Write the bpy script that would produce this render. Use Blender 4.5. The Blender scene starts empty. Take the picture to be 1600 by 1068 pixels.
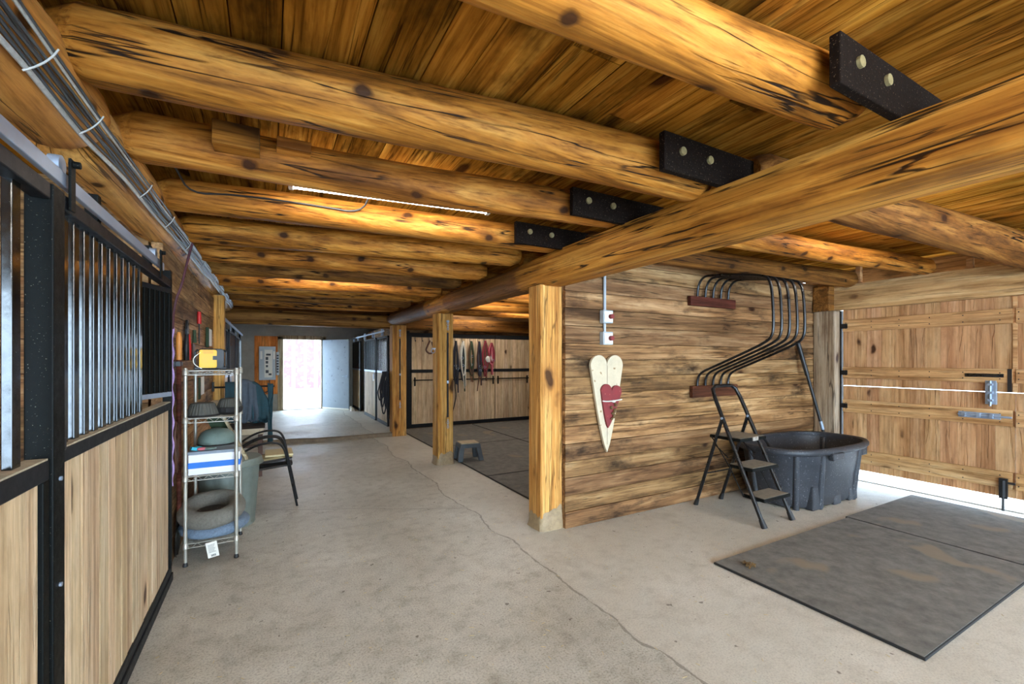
import bpy, bmesh, math, random
from mathutils import Vector, Matrix, Euler, noise
random.seed(7)
C = bpy.context.scene.collection
SC = bpy.context.scene
R = math.radians
PI = math.pi

# ------------------------------------------------------------------ camera, world, exposure
F_PX, YAW, HORIZ, CAM_H = 690.0, 28.779, 562.0, 1.5
cam = bpy.data.cameras.new('camera')
cam.sensor_fit = 'HORIZONTAL'; cam.sensor_width = 36.0
cam.lens = F_PX / 1600 * 36.0
cam.shift_y = (HORIZ - 534.0) / 1600
cam.clip_start = 0.05
co = bpy.data.objects.new('camera', cam); C.objects.link(co)
co.location = (0, 0, CAM_H); co.rotation_euler = (R(90), 0, R(-YAW))
SC.camera = co

w = bpy.data.worlds.new('overcast_sky'); SC.world = w; w.use_nodes = True
bg = w.node_tree.nodes['Background']
bg.inputs[0].default_value = (0.60, 0.80, 1.0, 1); bg.inputs[1].default_value = 11.0
SC.view_settings.view_transform = 'Standard'; SC.view_settings.look = 'None'
SC.view_settings.gamma = 1; SC.view_settings.use_curve_mapping = False
SC.view_settings.exposure = 0.88
SC.cycles.max_bounces = 7; SC.cycles.diffuse_bounces = 4; SC.cycles.glossy_bounces = 3; SC.cycles.transmission_bounces = 2
TUBE = 34.0          # emission strength of the strip lamps

# ------------------------------------------------------------------ materials
def col(r, g, b):
    f = lambda c: (c/255/12.92) if c/255 <= .04045 else ((c/255+.055)/1.055)**2.4
    return (f(r), f(g), f(b), 1)

class NT:
    def __init__(s, name):
        s.m = bpy.data.materials.new(name); s.m.use_nodes = True
        s.t = s.m.node_tree; s.b = s.t.nodes['Principled BSDF']
    def n(s, typ, ins=None, **kw):
        o = s.t.nodes.new(typ)
        for k, v in kw.items(): setattr(o, k, v)
        for k, v in (ins or {}).items():
            if isinstance(v, bpy.types.NodeSocket): s.t.links.new(v, o.inputs[k])
            else: o.inputs[k].default_value = v
        return o
    def math(s, op, a, b=0.0, clamp=False):
        return s.n('ShaderNodeMath', {0: a, 1: b}, operation=op, use_clamp=clamp).outputs[0]
    def ramp(s, fac, stops, interp='LINEAR'):
        o = s.n('ShaderNodeValToRGB', {0: fac}); o.color_ramp.interpolation = interp
        e = o.color_ramp.elements
        while len(e) < len(stops): e.new(0.5)
        for el, (p, c) in zip(e, stops): el.position = p; el.color = c
        return o.outputs[0]
    def mix(s, fac, a, b, mode='MIX'):
        o = s.n('ShaderNodeMix', data_type='RGBA', blend_type=mode)
        for k, v in ((0, fac), (6, a), (7, b)):
            if isinstance(v, bpy.types.NodeSocket): s.t.links.new(v, o.inputs[k])
            else: o.inputs[k].default_value = v
        return o.outputs[2]
    def coords(s, scale, island=True):
        tc = s.n('ShaderNodeTexCoord').outputs['Object']
        if island:
            g = s.n('ShaderNodeNewGeometry').outputs['Random Per Island']
            oi = s.n('ShaderNodeObjectInfo').outputs['Random']
            r = s.math('MULTIPLY', s.math('ADD', g, oi), 23.0)
            cx = s.n('ShaderNodeCombineXYZ', {0: r, 1: r, 2: r}).outputs[0]
            tc = s.n('ShaderNodeVectorMath', {0: tc, 1: cx}, operation='ADD').outputs[0]
            s.rnd = s.math('FRACT', s.math('ADD', s.math('MULTIPLY', g, 7.31), oi))
        s.raw = tc
        return s.n('ShaderNodeMapping', {0: tc, 3: scale}).outputs[0]
    def out(s, c, rough=.6, bump=None, bs=.3, bd=.01, metal=0.0, spec=None):
        for k, v in (('Base Color', c), ('Roughness', rough), ('Metallic', metal)):
            if isinstance(v, bpy.types.NodeSocket): s.t.links.new(v, s.b.inputs[k])
            else: s.b.inputs[k].default_value = v
        if spec is not None: s.b.inputs['Specular IOR Level'].default_value = spec
        if bump is not None:
            b = s.n('ShaderNodeBump', {'Height': bump, 'Strength': bs, 'Distance': bd})
            s.t.links.new(b.outputs[0], s.b.inputs['Normal'])
        return s.m

def ax(axis, a, p): return tuple(a if i == axis else p for i in range(3))

def wood(name, dark, mid, light, axis, perp=9.0, along=.7, var=.35, knots=.5, crack=.5, stain=.3, rough=.65, stain_col=(40, 26, 14), peel=False, contrast=1.0, hue=0.012, grain=.75, ksize=.15, log=False):
    t = NT(name)
    v = t.coords(ax(axis, along, perp))
    n1 = t.n('ShaderNodeTexNoise', {'Vector': v, 'Scale': 1.0, 'Detail': 7.0, 'Roughness': .62, 'Distortion': .8}).outputs[0]
    v2 = t.n('ShaderNodeMapping', {0: t.raw, 3: ax(axis, along*2.4, perp*6)}).outputs[0]
    n2 = t.n('ShaderNodeTexNoise', {'Vector': v2, 'Scale': 1.0, 'Detail': 5.0, 'Roughness': .6}).outputs[0]
    h = .18/contrast
    c = t.ramp(n1, [(.5-h, dark), (.5, mid), (.5+h, light)])
    g = t.ramp(n2, [(.34, (.34, .27, .21, 1)), (.47, (.86, .83, .80, 1)), (.56, (1, 1, 1, 1)), (.70, (1.12, 1.10, 1.06, 1))])
    c = t.mix(grain, c, g, 'MULTIPLY')
    vb = t.n('ShaderNodeMapping', {0: t.raw, 3: ax(axis, 5.0, perp*2.2)}).outputs[0]
    nb = t.n('ShaderNodeTexNoise', {'Vector': vb, 'Scale': 1.0, 'Detail': 6.0, 'Roughness': .7}).outputs[0]
    c = t.mix(.55, c, t.ramp(nb, [(.30, (.55, .50, .44, 1)), (.50, (1, 1, 1, 1)), (.72, (1.15, 1.12, 1.08, 1))]), 'MULTIPLY')
    # knots and drying cracks; on logs they follow length and girth
    if log:
        uvn = t.n('ShaderNodeTexCoord').outputs['UV']
        oi = t.n('ShaderNodeMath', {0: t.n('ShaderNodeObjectInfo').outputs['Random'], 1: 37.0}, operation='MULTIPLY').outputs[0]
        uvo = t.n('ShaderNodeVectorMath', {0: uvn, 1: t.n('ShaderNodeCombineXYZ', {0: oi, 1: oi}).outputs[0]}, operation='ADD').outputs[0]
        nd = t.n('ShaderNodeTexNoise', {'Vector': uvo, 'Scale': 9.0, 'Detail': 3.0}).outputs['Color']
        kv = t.n('ShaderNodeVectorMath', {0: uvo, 1: t.n('ShaderNodeVectorMath', {0: nd, 'Scale': .05}, operation='SCALE').outputs[0]}, operation='ADD').outputs[0]
        vo = t.n('ShaderNodeTexVoronoi', {'Vector': t.n('ShaderNodeMapping', {0: kv, 3: (2.3, 3.3, 1)}).outputs[0], 'Scale': 1.0}, voronoi_dimensions='2D')
        lx = t.n('ShaderNodeMapping', {0: uvo, 3: (.55, 9.0, 1)}).outputs[0]
        sx_ = t.n('ShaderNodeMapping', {0: uvo, 3: (1.5, 26.0, 1)}).outputs[0]
    else:
        v3 = t.n('ShaderNodeMapping', {0: t.raw, 3: ax(axis, 1.7, 3.6)}).outputs[0]
        nd = t.n('ShaderNodeTexNoise', {'Vector': t.raw, 'Scale': 6.0}).outputs['Color']
        v3 = t.n('ShaderNodeVectorMath', {0: v3, 1: t.n('ShaderNodeVectorMath', {0: nd, 'Scale': .22}, operation='SCALE').outputs[0]}, operation='ADD').outputs[0]
        vo = t.n('ShaderNodeTexVoronoi', {'Vector': v3, 'Scale': 1.0})
        lx = t.n('ShaderNodeMapping', {0: t.raw, 3: ax(axis, .45, perp*1.1)}).outputs[0]
        sx_ = t.n('ShaderNodeMapping', {0: t.raw, 3: ax(axis, 1.6, perp*3.2)}).outputs[0]
    gate = t.math('GREATER_THAN', t.n('ShaderNodeSeparateColor', {0: vo.outputs['Color']}).outputs[0], 1-knots)
    dist = vo.outputs['Distance']
    halo = t.math('MULTIPLY', t.n('ShaderNodeMapRange', {0: dist, 1: ksize*.8, 2: ksize*2.0, 3: .55, 4: 0.0}).outputs[0], gate)
    c = t.mix(halo, c, dark)
    kd = t.n('ShaderNodeMapRange', {0: dist, 1: ksize*.55, 2: ksize, 3: 1.0, 4: 0.0}).outputs[0]
    kf = t.math('MULTIPLY', kd, gate)
    c = t.mix(t.math('MULTIPLY', kf, .92, True), c, col(52, 27, 13))
    n4 = t.n('ShaderNodeTexNoise', {'Vector': lx, 'Scale': 1.0, 'Detail': 4.0, 'Distortion': .3}).outputs[0]
    cr = t.n('ShaderNodeMapRange', {0: t.math('ABSOLUTE', t.math('SUBTRACT', n4, .5)), 1: .004, 2: .013, 3: 1.0, 4: 0.0}).outputs[0]
    n7 = t.n('ShaderNodeTexNoise', {'Vector': sx_, 'Scale': 1.0, 'Detail': 2.0}).outputs[0]
    cr = t.math('MAXIMUM', cr, t.math('MULTIPLY', t.n('ShaderNodeMapRange', {0: n7, 1: .33, 2: .28}).outputs[0], .9))
    n5 = t.n('ShaderNodeTexNoise', {'Vector': t.raw, 'Scale': 2.2}).outputs[0]
    cr = t.math('MULTIPLY', cr, t.n('ShaderNodeMapRange', {0: n5, 1: .40, 2: .52}).outputs[0])
    c = t.mix(t.math('MULTIPLY', cr, crack, True), c, col(34, 19, 9))
    # old stains
    v6 = t.n('ShaderNodeMapping', {0: t.raw, 3: ax(axis, 1.1, 2.6)}).outputs[0]
    n6 = t.n('ShaderNodeTexNoise', {'Vector': v6, 'Scale': 1.3, 'Detail': 5.0, 'Roughness': .65}).outputs[0]
    st = t.n('ShaderNodeMapRange', {0: n6, 1: .53, 2: .68}).outputs[0]
    c = t.mix(t.math('MULTIPLY', st, stain, True), c, col(*stain_col))
    val = t.n('ShaderNodeMapRange', {0: t.rnd, 3: 1-var, 4: 1+var*.6}).outputs[0]
    hu = t.n('ShaderNodeMapRange', {0: t.math('FRACT', t.math('MULTIPLY', t.rnd, 5.7)), 3: .5-hue, 4: .5+hue}).outputs[0]
    c = t.n('ShaderNodeHueSaturation', {'Color': c, 'Value': val, 'Hue': hu}).outputs[0]
    if peel:   # bark left on some lengths of the log, peeled wood elsewhere (world-length along Y)
        y = t.n('ShaderNodeSeparateXYZ', {0: t.n('ShaderNodeTexCoord').outputs['Object']}).outputs[1]
        wob = t.n('ShaderNodeTexNoise', {'Vector': t.raw, 'Scale': 3.0, 'Detail': 2.0}).outputs[0]
        yy = t.math('ADD', y, t.math('MULTIPLY', t.math('SUBTRACT', wob, .5), .25))
        fac = t.ramp(t.math('DIVIDE', yy, 10.0), [(.0, (0, 0, 0, 1)), (.365, (.0, .0, .0, 1)), (.372, (.9, .9, .9, 1)), (.568, (.85, .85, .85, 1)), (.574, (0, 0, 0, 1)), (.652, (0, 0, 0, 1)), (.66, (1, 1, 1, 1))])
        bk = t.n('ShaderNodeTexNoise', {'Vector': v, 'Scale': 1.4, 'Detail': 8.0, 'Roughness': .75}).outputs[0]
        bark = t.ramp(bk, [(.3, col(58, 36, 20)), (.52, col(120, 76, 38)), (.72, col(176, 124, 70))])
        c = t.mix(fac, c, bark)
    hgt = t.math('SUBTRACT', t.math('ADD', t.math('MULTIPLY', n1, .6), t.math('MULTIPLY', n2, .35)), t.math('ADD', t.math('MULTIPLY', cr, .9), t.math('MULTIPLY', kf, .4)))
    return t.out(c, rough, hgt, .6, .012, spec=.16)

def plain(name, c, rough=.5, metal=0.0, var=.12, scale=14.0, speck=None, bump=0.0, spec=None):
    t = NT(name)
    v = t.coords((1, 1, 1), island=False)
    n = t.n('ShaderNodeTexNoise', {'Vector': v, 'Scale': scale, 'Detail': 9.0, 'Roughness': .72}).outputs[0]
    k = t.n('ShaderNodeMapRange', {0: n, 1: .3, 2: .7, 3: 1-var, 4: 1+var}).outputs[0]
    cc = t.n('ShaderNodeHueSaturation', {'Color': c, 'Value': k}).outputs[0]
    if speck:
        s = t.n('ShaderNodeTexNoise', {'Vector': v, 'Scale': speck[1], 'Detail': 2.0}).outputs[0]
        f = t.n('ShaderNodeMapRange', {0: s, 1: speck[2], 2: speck[2]+.06}).outputs[0]
        cc = t.mix(f, cc, speck[0])
    rr = t.n('ShaderNodeMapRange', {0: n, 1: .3, 2: .7, 3: max(rough-.08, .03), 4: min(rough+.1, 1)}).outputs[0]
    return t.out(cc, rr, n if bump else None, bump, .01, metal, spec)

def emis(name, c, s):
    t = NT(name); t.b.inputs['Base Color'].default_value = (.9, .9, .9, 1)
    t.b.inputs['Emission Color'].default_value = c; t.b.inputs['Emission Strength'].default_value = s
    return t.m

M = {}
M['deck'] = wood('deck_boards', col(100, 60, 18), col(168, 110, 38), col(204, 148, 62), 1, perp=10, along=.7, var=.34, knots=.6, crack=.6, stain=.8, stain_col=(54, 33, 12), contrast=1.0, ksize=.16, hue=.003)
M['log'] = wood('peeled_log', col(112, 66, 20), col(186, 120, 44), col(216, 156, 74), 0, perp=12, along=.55, var=.12, knots=.6, crack=1.0, stain=.5, stain_col=(88, 52, 20), rough=.6, ksize=.10, hue=.003, log=True)
M['log_dark'] = wood('old_log', col(78, 46, 18), col(136, 88, 38), col(178, 126, 62), 0, perp=13, along=.5, var=.1, knots=.5, crack=1.0, stain=.55, stain_col=(62, 37, 16), ksize=.10, hue=.003, log=True)
M['logy'] = wood('peeled_log_y', col(148, 92, 38), col(206, 146, 72), col(230, 178, 104), 1, perp=10, along=.6, var=.05, knots=.6, crack=.8, stain=.4, stain_col=(112, 70, 30), rough=.5, ksize=.10, hue=.002, log=True)
M['beam'] = wood('hewn_beam', col(136, 82, 28), col(190, 128, 50), col(222, 166, 82), 1, perp=13, along=.5, var=.03, knots=.4, crack=.95, stain=.65, stain_col=(98, 60, 24), peel=True, rough=.55, ksize=.09, hue=.002, log=True)
M['post'] = wood('pine_post', col(168, 108, 46), col(208, 154, 80), col(228, 182, 110), 2, perp=11, along=.5, var=.05, knots=1.0, crack=.6, stain=.2, stain_col=(130, 96, 60), ksize=.2, hue=.003)
M['postg'] = wood('grey_post', col(118, 96, 70), col(168, 148, 118), col(196, 182, 158), 2, perp=9, along=.5, var=.15, knots=.2, crack=.7, stain=.4, stain_col=(90, 66, 44))
M['plank'] = wood('weathered_plank', col(94, 66, 40), col(152, 114, 74), col(192, 156, 112), 0, perp=10, along=.8, var=.36, knots=.5, crack=.6, stain=.95, stain_col=(48, 33, 20), hue=.006, grain=.6)
M['planky'] = wood('weathered_plank_y', col(98, 70, 46), col(156, 118, 78), col(190, 154, 112), 1, perp=11, along=.9, var=.34, knots=.4, crack=.6, stain=.85, stain_col=(56, 40, 26), hue=.005)
M['board'] = wood('pale_pine_board', col(172, 142, 106), col(208, 182, 146), col(230, 210, 180), 2, perp=9, along=.6, var=.17, knots=.25, crack=.2, stain=.35, stain_col=(150, 116, 82), rough=.55, contrast=.8, hue=.006, grain=.55)
M['doorb'] = wood('door_board', col(156, 106, 66), col(196, 148, 102), col(218, 176, 132), 2, perp=8, along=.7, var=.14, knots=1.0, crack=.12, stain=.2, stain_col=(130, 88, 58), contrast=.8, hue=.005, grain=.45, ksize=.12)
M['batten'] = wood('door_batten', col(160, 112, 68), col(204, 158, 106), col(224, 186, 138), 1, perp=9, along=.7, var=.1, knots=.6, crack=.25, stain=.3, stain_col=(120, 84, 54), hue=.004, grain=.55)
M['ply'] = wood('orange_plywood', col(176, 92, 34), col(214, 126, 58), col(226, 150, 84), 2, perp=5, along=.8, var=.1, knots=.2, crack=.2, stain=.2)
M['darkwood'] = wood('dark_red_wood', col(58, 28, 18), col(92, 50, 34), col(120, 72, 52), 0, perp=12, along=.8, var=.1, knots=.1, crack=.3, stain=.2)
M['greywood'] = wood('grey_board', col(120, 104, 82), col(164, 150, 122), col(196, 184, 156), 1, perp=9, along=.8, var=.2, knots=.1, crack=.3, stain=.3)
M['splice'] = plain('black_splice_board', col(28, 21, 17), .85, var=.5, scale=40, speck=(col(92, 78, 62), 120, .64), bump=.3, spec=.06)
M['blk'] = plain('black_powdercoat', col(13, 15, 14), .5, var=.35, scale=30, speck=(col(100, 102, 90), 210, .69), spec=.10)
M['blkrail'] = plain('black_rail', col(25, 27, 30), .5, var=.25, scale=20, speck=(col(110, 106, 96), 160, .71), spec=.2)
M['barb'] = plain('gloss_black_bar', col(16, 19, 20), .14, var=.3, scale=30, speck=(col(110, 112, 98), 210, .70), spec=.75)
M['curb'] = plain('worn_curb', col(122, 106, 86), .85, var=.4, scale=8, bump=.4)
M['iron'] = plain('black_tube', col(20, 21, 23), .3, var=.2, scale=20, spec=.4)
M['dust'] = plain('dust_ledge', col(168, 158, 136), .95, var=.3, scale=40, bump=.3)
M['galv'] = plain('galvanised_steel', col(158, 172, 190), .38, .45, var=.12, scale=18)
M['galvd'] = plain('galvanised_can', col(116, 124, 116), .5, .25, var=.25, scale=9)
M['chrome'] = plain('chrome_wire', col(176, 172, 160), .42, .6, var=.15)
M['worn'] = plain('worn_tube', col(176, 172, 164), .3, .7, var=.25, scale=30)
M['rubber'] = plain('rubber_mat', col(108, 106, 100), .85, var=.45, scale=9, speck=(col(128, 118, 100), 2.2, .60), bump=.35)
M['rubedge'] = plain('black_rubber', col(30, 30, 30), .7, var=.2)
M['tub'] = plain('black_poly_tub', col(50, 52, 57), .5, var=.35, scale=12, speck=(col(110, 110, 112), 70, .64), bump=.1)
M['grey_pl'] = plain('grey_plastic', col(72, 78, 82), .5, var=.15)
M['tan_pl'] = plain('tan_top', col(184, 166, 136), .8, var=.2)
M['greyt'] = plain('tread_grit', col(128, 120, 106), .9, var=.3, scale=20)
M['panelg'] = plain('grey_enamel', col(168, 176, 180), .4, var=.06)
M['doorsteel'] = plain('painted_steel_door', col(134, 146, 158), .5, var=.12, scale=3, speck=(col(96, 106, 118), 10, .66))
M['white'] = plain('white_paint', col(232, 228, 216), .6, var=.05)
M['cream'] = plain('cream_painted_wood', col(196, 182, 154), .7, var=.14, scale=8, speck=(col(140, 112, 78), 16, .66), bump=.15)
M['red'] = plain('barn_red_paint', col(122, 38, 40), .7, var=.2, scale=10, speck=(col(170, 110, 96), 40, .70))
M['redp'] = plain('red_plastic', col(206, 36, 34), .35, var=.1)
M['redout'] = plain('weathered_red_boards', col(98, 66, 76), .8, var=.3, scale=4, speck=(col(236, 230, 234), 5, .55))
M['yellow'] = plain('yellow_plastic', col(240, 182, 10), .42, var=.06)
M['orange'] = plain('orange_handle', col(200, 128, 52), .5, var=.15)
M['blkpl'] = plain('black_plastic', col(26, 26, 28), .45, var=.15)
M['boxw'] = plain('white_carton', col(232, 232, 236), .6, var=.04)
M['boxb'] = plain('blue_print', col(24, 110, 204), .5, var=.05)
M['grey_lid'] = plain('grey_lid', col(128, 140, 152), .6, var=.1)
M['dome'] = plain('grey_green_shell', col(112, 130, 122), .6, var=.22, scale=9)
M['feed'] = plain('black_rubber_pan', col(72, 72, 66), .65, var=.3, scale=16)
M['bedg'] = plain('grey_plush', col(118, 114, 104), .95, var=.25, scale=55, bump=.9)
M['bedd'] = plain('dark_plush', col(58, 52, 46), .95, var=.5, scale=45, speck=(col(150, 140, 124), 60, .68), bump=.9)
M['bedb'] = plain('blue_grey_fleece', col(112, 130, 150), .95, var=.3, scale=60, bump=.9)
M['teal'] = plain('teal_blanket', col(30, 62, 70), .85, var=.35, scale=14, bump=.3)
M['slate'] = plain('slate_blanket', col(72, 82, 92), .85, var=.25, scale=14, bump=.3)
M['navy'] = plain('navy_webbing', col(28, 32, 50), .7, var=.2)
M['leather'] = plain('brown_leather', col(84, 52, 34), .5, var=.3)
M['maroon'] = plain('maroon_webbing', col(124, 30, 44), .7, var=.2)
M['greenw'] = plain('dark_green_webbing', col(44, 62, 38), .8, var=.2)
M['rope'] = plain('white_rope', col(206, 202, 190), .8, var=.15, scale=60)
M['blkrope'] = plain('black_rope', col(24, 26, 32), .7, var=.3, scale=60)
M['cable'] = plain('grey_cable', col(64, 68, 72), .35, var=.3, scale=40)
M['cablew'] = plain('pale_cable', col(176, 176, 172), .4, var=.3, scale=50)
M['cableb'] = plain('black_cable', col(36, 36, 38), .45, var=.2)
M['lav'] = plain('lavender_cord', col(170, 140, 190), .6, var=.2, scale=40)
M['maroonc'] = plain('maroon_cord', col(74, 34, 44), .6, var=.2)
M['tan'] = plain('tan_sling', col(196, 180, 138), .8, var=.12, scale=30)
M['plaster'] = plain('grey_plaster', col(152, 146, 136), .85, var=.2, scale=3, bump=.3)
M['snow'] = plain('snow', col(244, 246, 250), .8, var=.03, scale=2)
M['sack'] = plain('post_wrap', col(150, 128, 96), .5, var=.3, scale=16, bump=.4)
M['teal_pl'] = plain('turquoise_cloth', col(60, 170, 190), .7)
M['pink'] = plain('pink_paper', col(206, 110, 120), .7)
M['leaf'] = plain('dry_leaf', col(96, 72, 36), .8, var=.4, scale=60)
M['straw'] = plain('straw', col(206, 186, 136), .8, var=.2)
M['knob'] = plain('bolt_brass', col(176, 164, 120), .45, .5, var=.3, scale=60)
M['dirt'] = plain('dark_gap', col(34, 24, 16), .9, var=.3)
M['tube_on'] = emis('lit_tube', (1.0, .965, .90, 1), TUBE)

def concrete():
    t = NT('barn_concrete'); t.coords((1, 1, 1), island=False)
    p = t.raw
    n1 = t.n('ShaderNodeTexNoise', {'Vector': p, 'Scale': .8, 'Detail': 8.0, 'Roughness': .62}).outputs[0]
    n2 = t.n('ShaderNodeTexNoise', {'Vector': p, 'Scale': 9.0, 'Detail': 8.0, 'Roughness': .7}).outputs[0]
    n3 = t.n('ShaderNodeTexNoise', {'Vector': p, 'Scale': 95.0, 'Detail': 8.0, 'Roughness': .75}).outputs[0]
    c = t.ramp(n1, [(.30, col(166, 162, 150)), (.5, col(188, 185, 174)), (.70, col(208, 206, 197))])
    c = t.mix(.6, c, t.ramp(n2, [(.32, (.55, .52, .47, 1)), (.5, (1, 1, 1, 1)), (.68, (1.12, 1.12, 1.12, 1))]), 'MULTIPLY')
    c = t.mix(.8, c, t.ramp(n3, [(.36, (.42, .39, .35, 1)), (.5, (1, 1, 1, 1)), (.64, (1.2, 1.18, 1.14, 1))]), 'MULTIPLY')
    xyz = t.n('ShaderNodeSeparateXYZ', {0: p}); x, y = xyz.outputs[0], xyz.outputs[1]
    vy = t.n('ShaderNodeCombineXYZ', {1: y}).outputs[0]
    w1 = t.n('ShaderNodeTexNoise', {'Vector': vy, 'Scale': 1.2, 'Detail': 4.0}).outputs[0]
    lx = t.math('SUBTRACT', x, t.math('ADD', 1.58, t.math('MULTIPLY', w1, .34)))
    right = t.n('ShaderNodeMapRange', {0: lx, 1: -.01, 2: .03}).outputs[0]
    c = t.mix(t.math('MULTIPLY', right, .35), c, col(214, 208, 194))
    wid = t.math('MULTIPLY', t.n('ShaderNodeMapRange', {0: n2, 1: .38, 2: .66}).outputs[0], .016)
    ck = t.math('LESS_THAN', t.math('ABSOLUTE', lx), wid)
    # cross crack
    w2 = t.n('ShaderNodeTexNoise', {'Vector': t.n('ShaderNodeCombineXYZ', {0: x}).outputs[0], 'Scale': 2.0, 'Detail': 4.0}).outputs[0]
    ly = t.math('SUBTRACT', t.math('ADD', y, t.math('MULTIPLY', x, .52)), t.math('ADD', 4.98, t.math('MULTIPLY', w2, .14)))
    ck2 = t.math('MULTIPLY', t.math('LESS_THAN', t.math('ABSOLUTE', ly), t.math('MULTIPLY', wid, .7)), t.math('LESS_THAN', x, 1.75))
    cks = t.math('MAXIMUM', ck, ck2)
    c = t.mix(t.math('MULTIPLY', cks, .55), c, col(84, 74, 60))
    # stains
    n4 = t.n('ShaderNodeTexNoise', {'Vector': p, 'Scale': 1.7, 'Detail': 6.0, 'Roughness': .7}).outputs[0]
    st = t.n('ShaderNodeMapRange', {0: n4, 1: .55, 2: .75}).outputs[0]
    c = t.mix(t.math('MULTIPLY', st, .38), c, col(118, 106, 88))
    n5 = t.n('ShaderNodeTexNoise', {'Vector': p, 'Scale': 16.0, 'Detail': 2.0}).outputs[0]
    sp = t.n('ShaderNodeMapRange', {0: n5, 1: .71, 2: .74}).outputs[0]
    c = t.mix(t.math('MULTIPLY', sp, .7), c, col(70, 56, 40))
    ro = t.n('ShaderNodeMapRange', {0: n1, 1: .3, 2: .7, 3: .34, 4: .62}).outputs[0]
    h = t.math('SUBTRACT', t.math('ADD', t.math('MULTIPLY', n2, .5), t.math('MULTIPLY', n3, .4)), t.math('MULTIPLY', cks, .8))
    return t.out(c, ro, h, .35, .008, spec=.4)
M['concrete'] = concrete()

d_ = M['deck'].node_tree.nodes['Principled BSDF']; d_.inputs['Specular IOR Level'].default_value = .0; d_.inputs['Roughness'].default_value = 1.0

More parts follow.
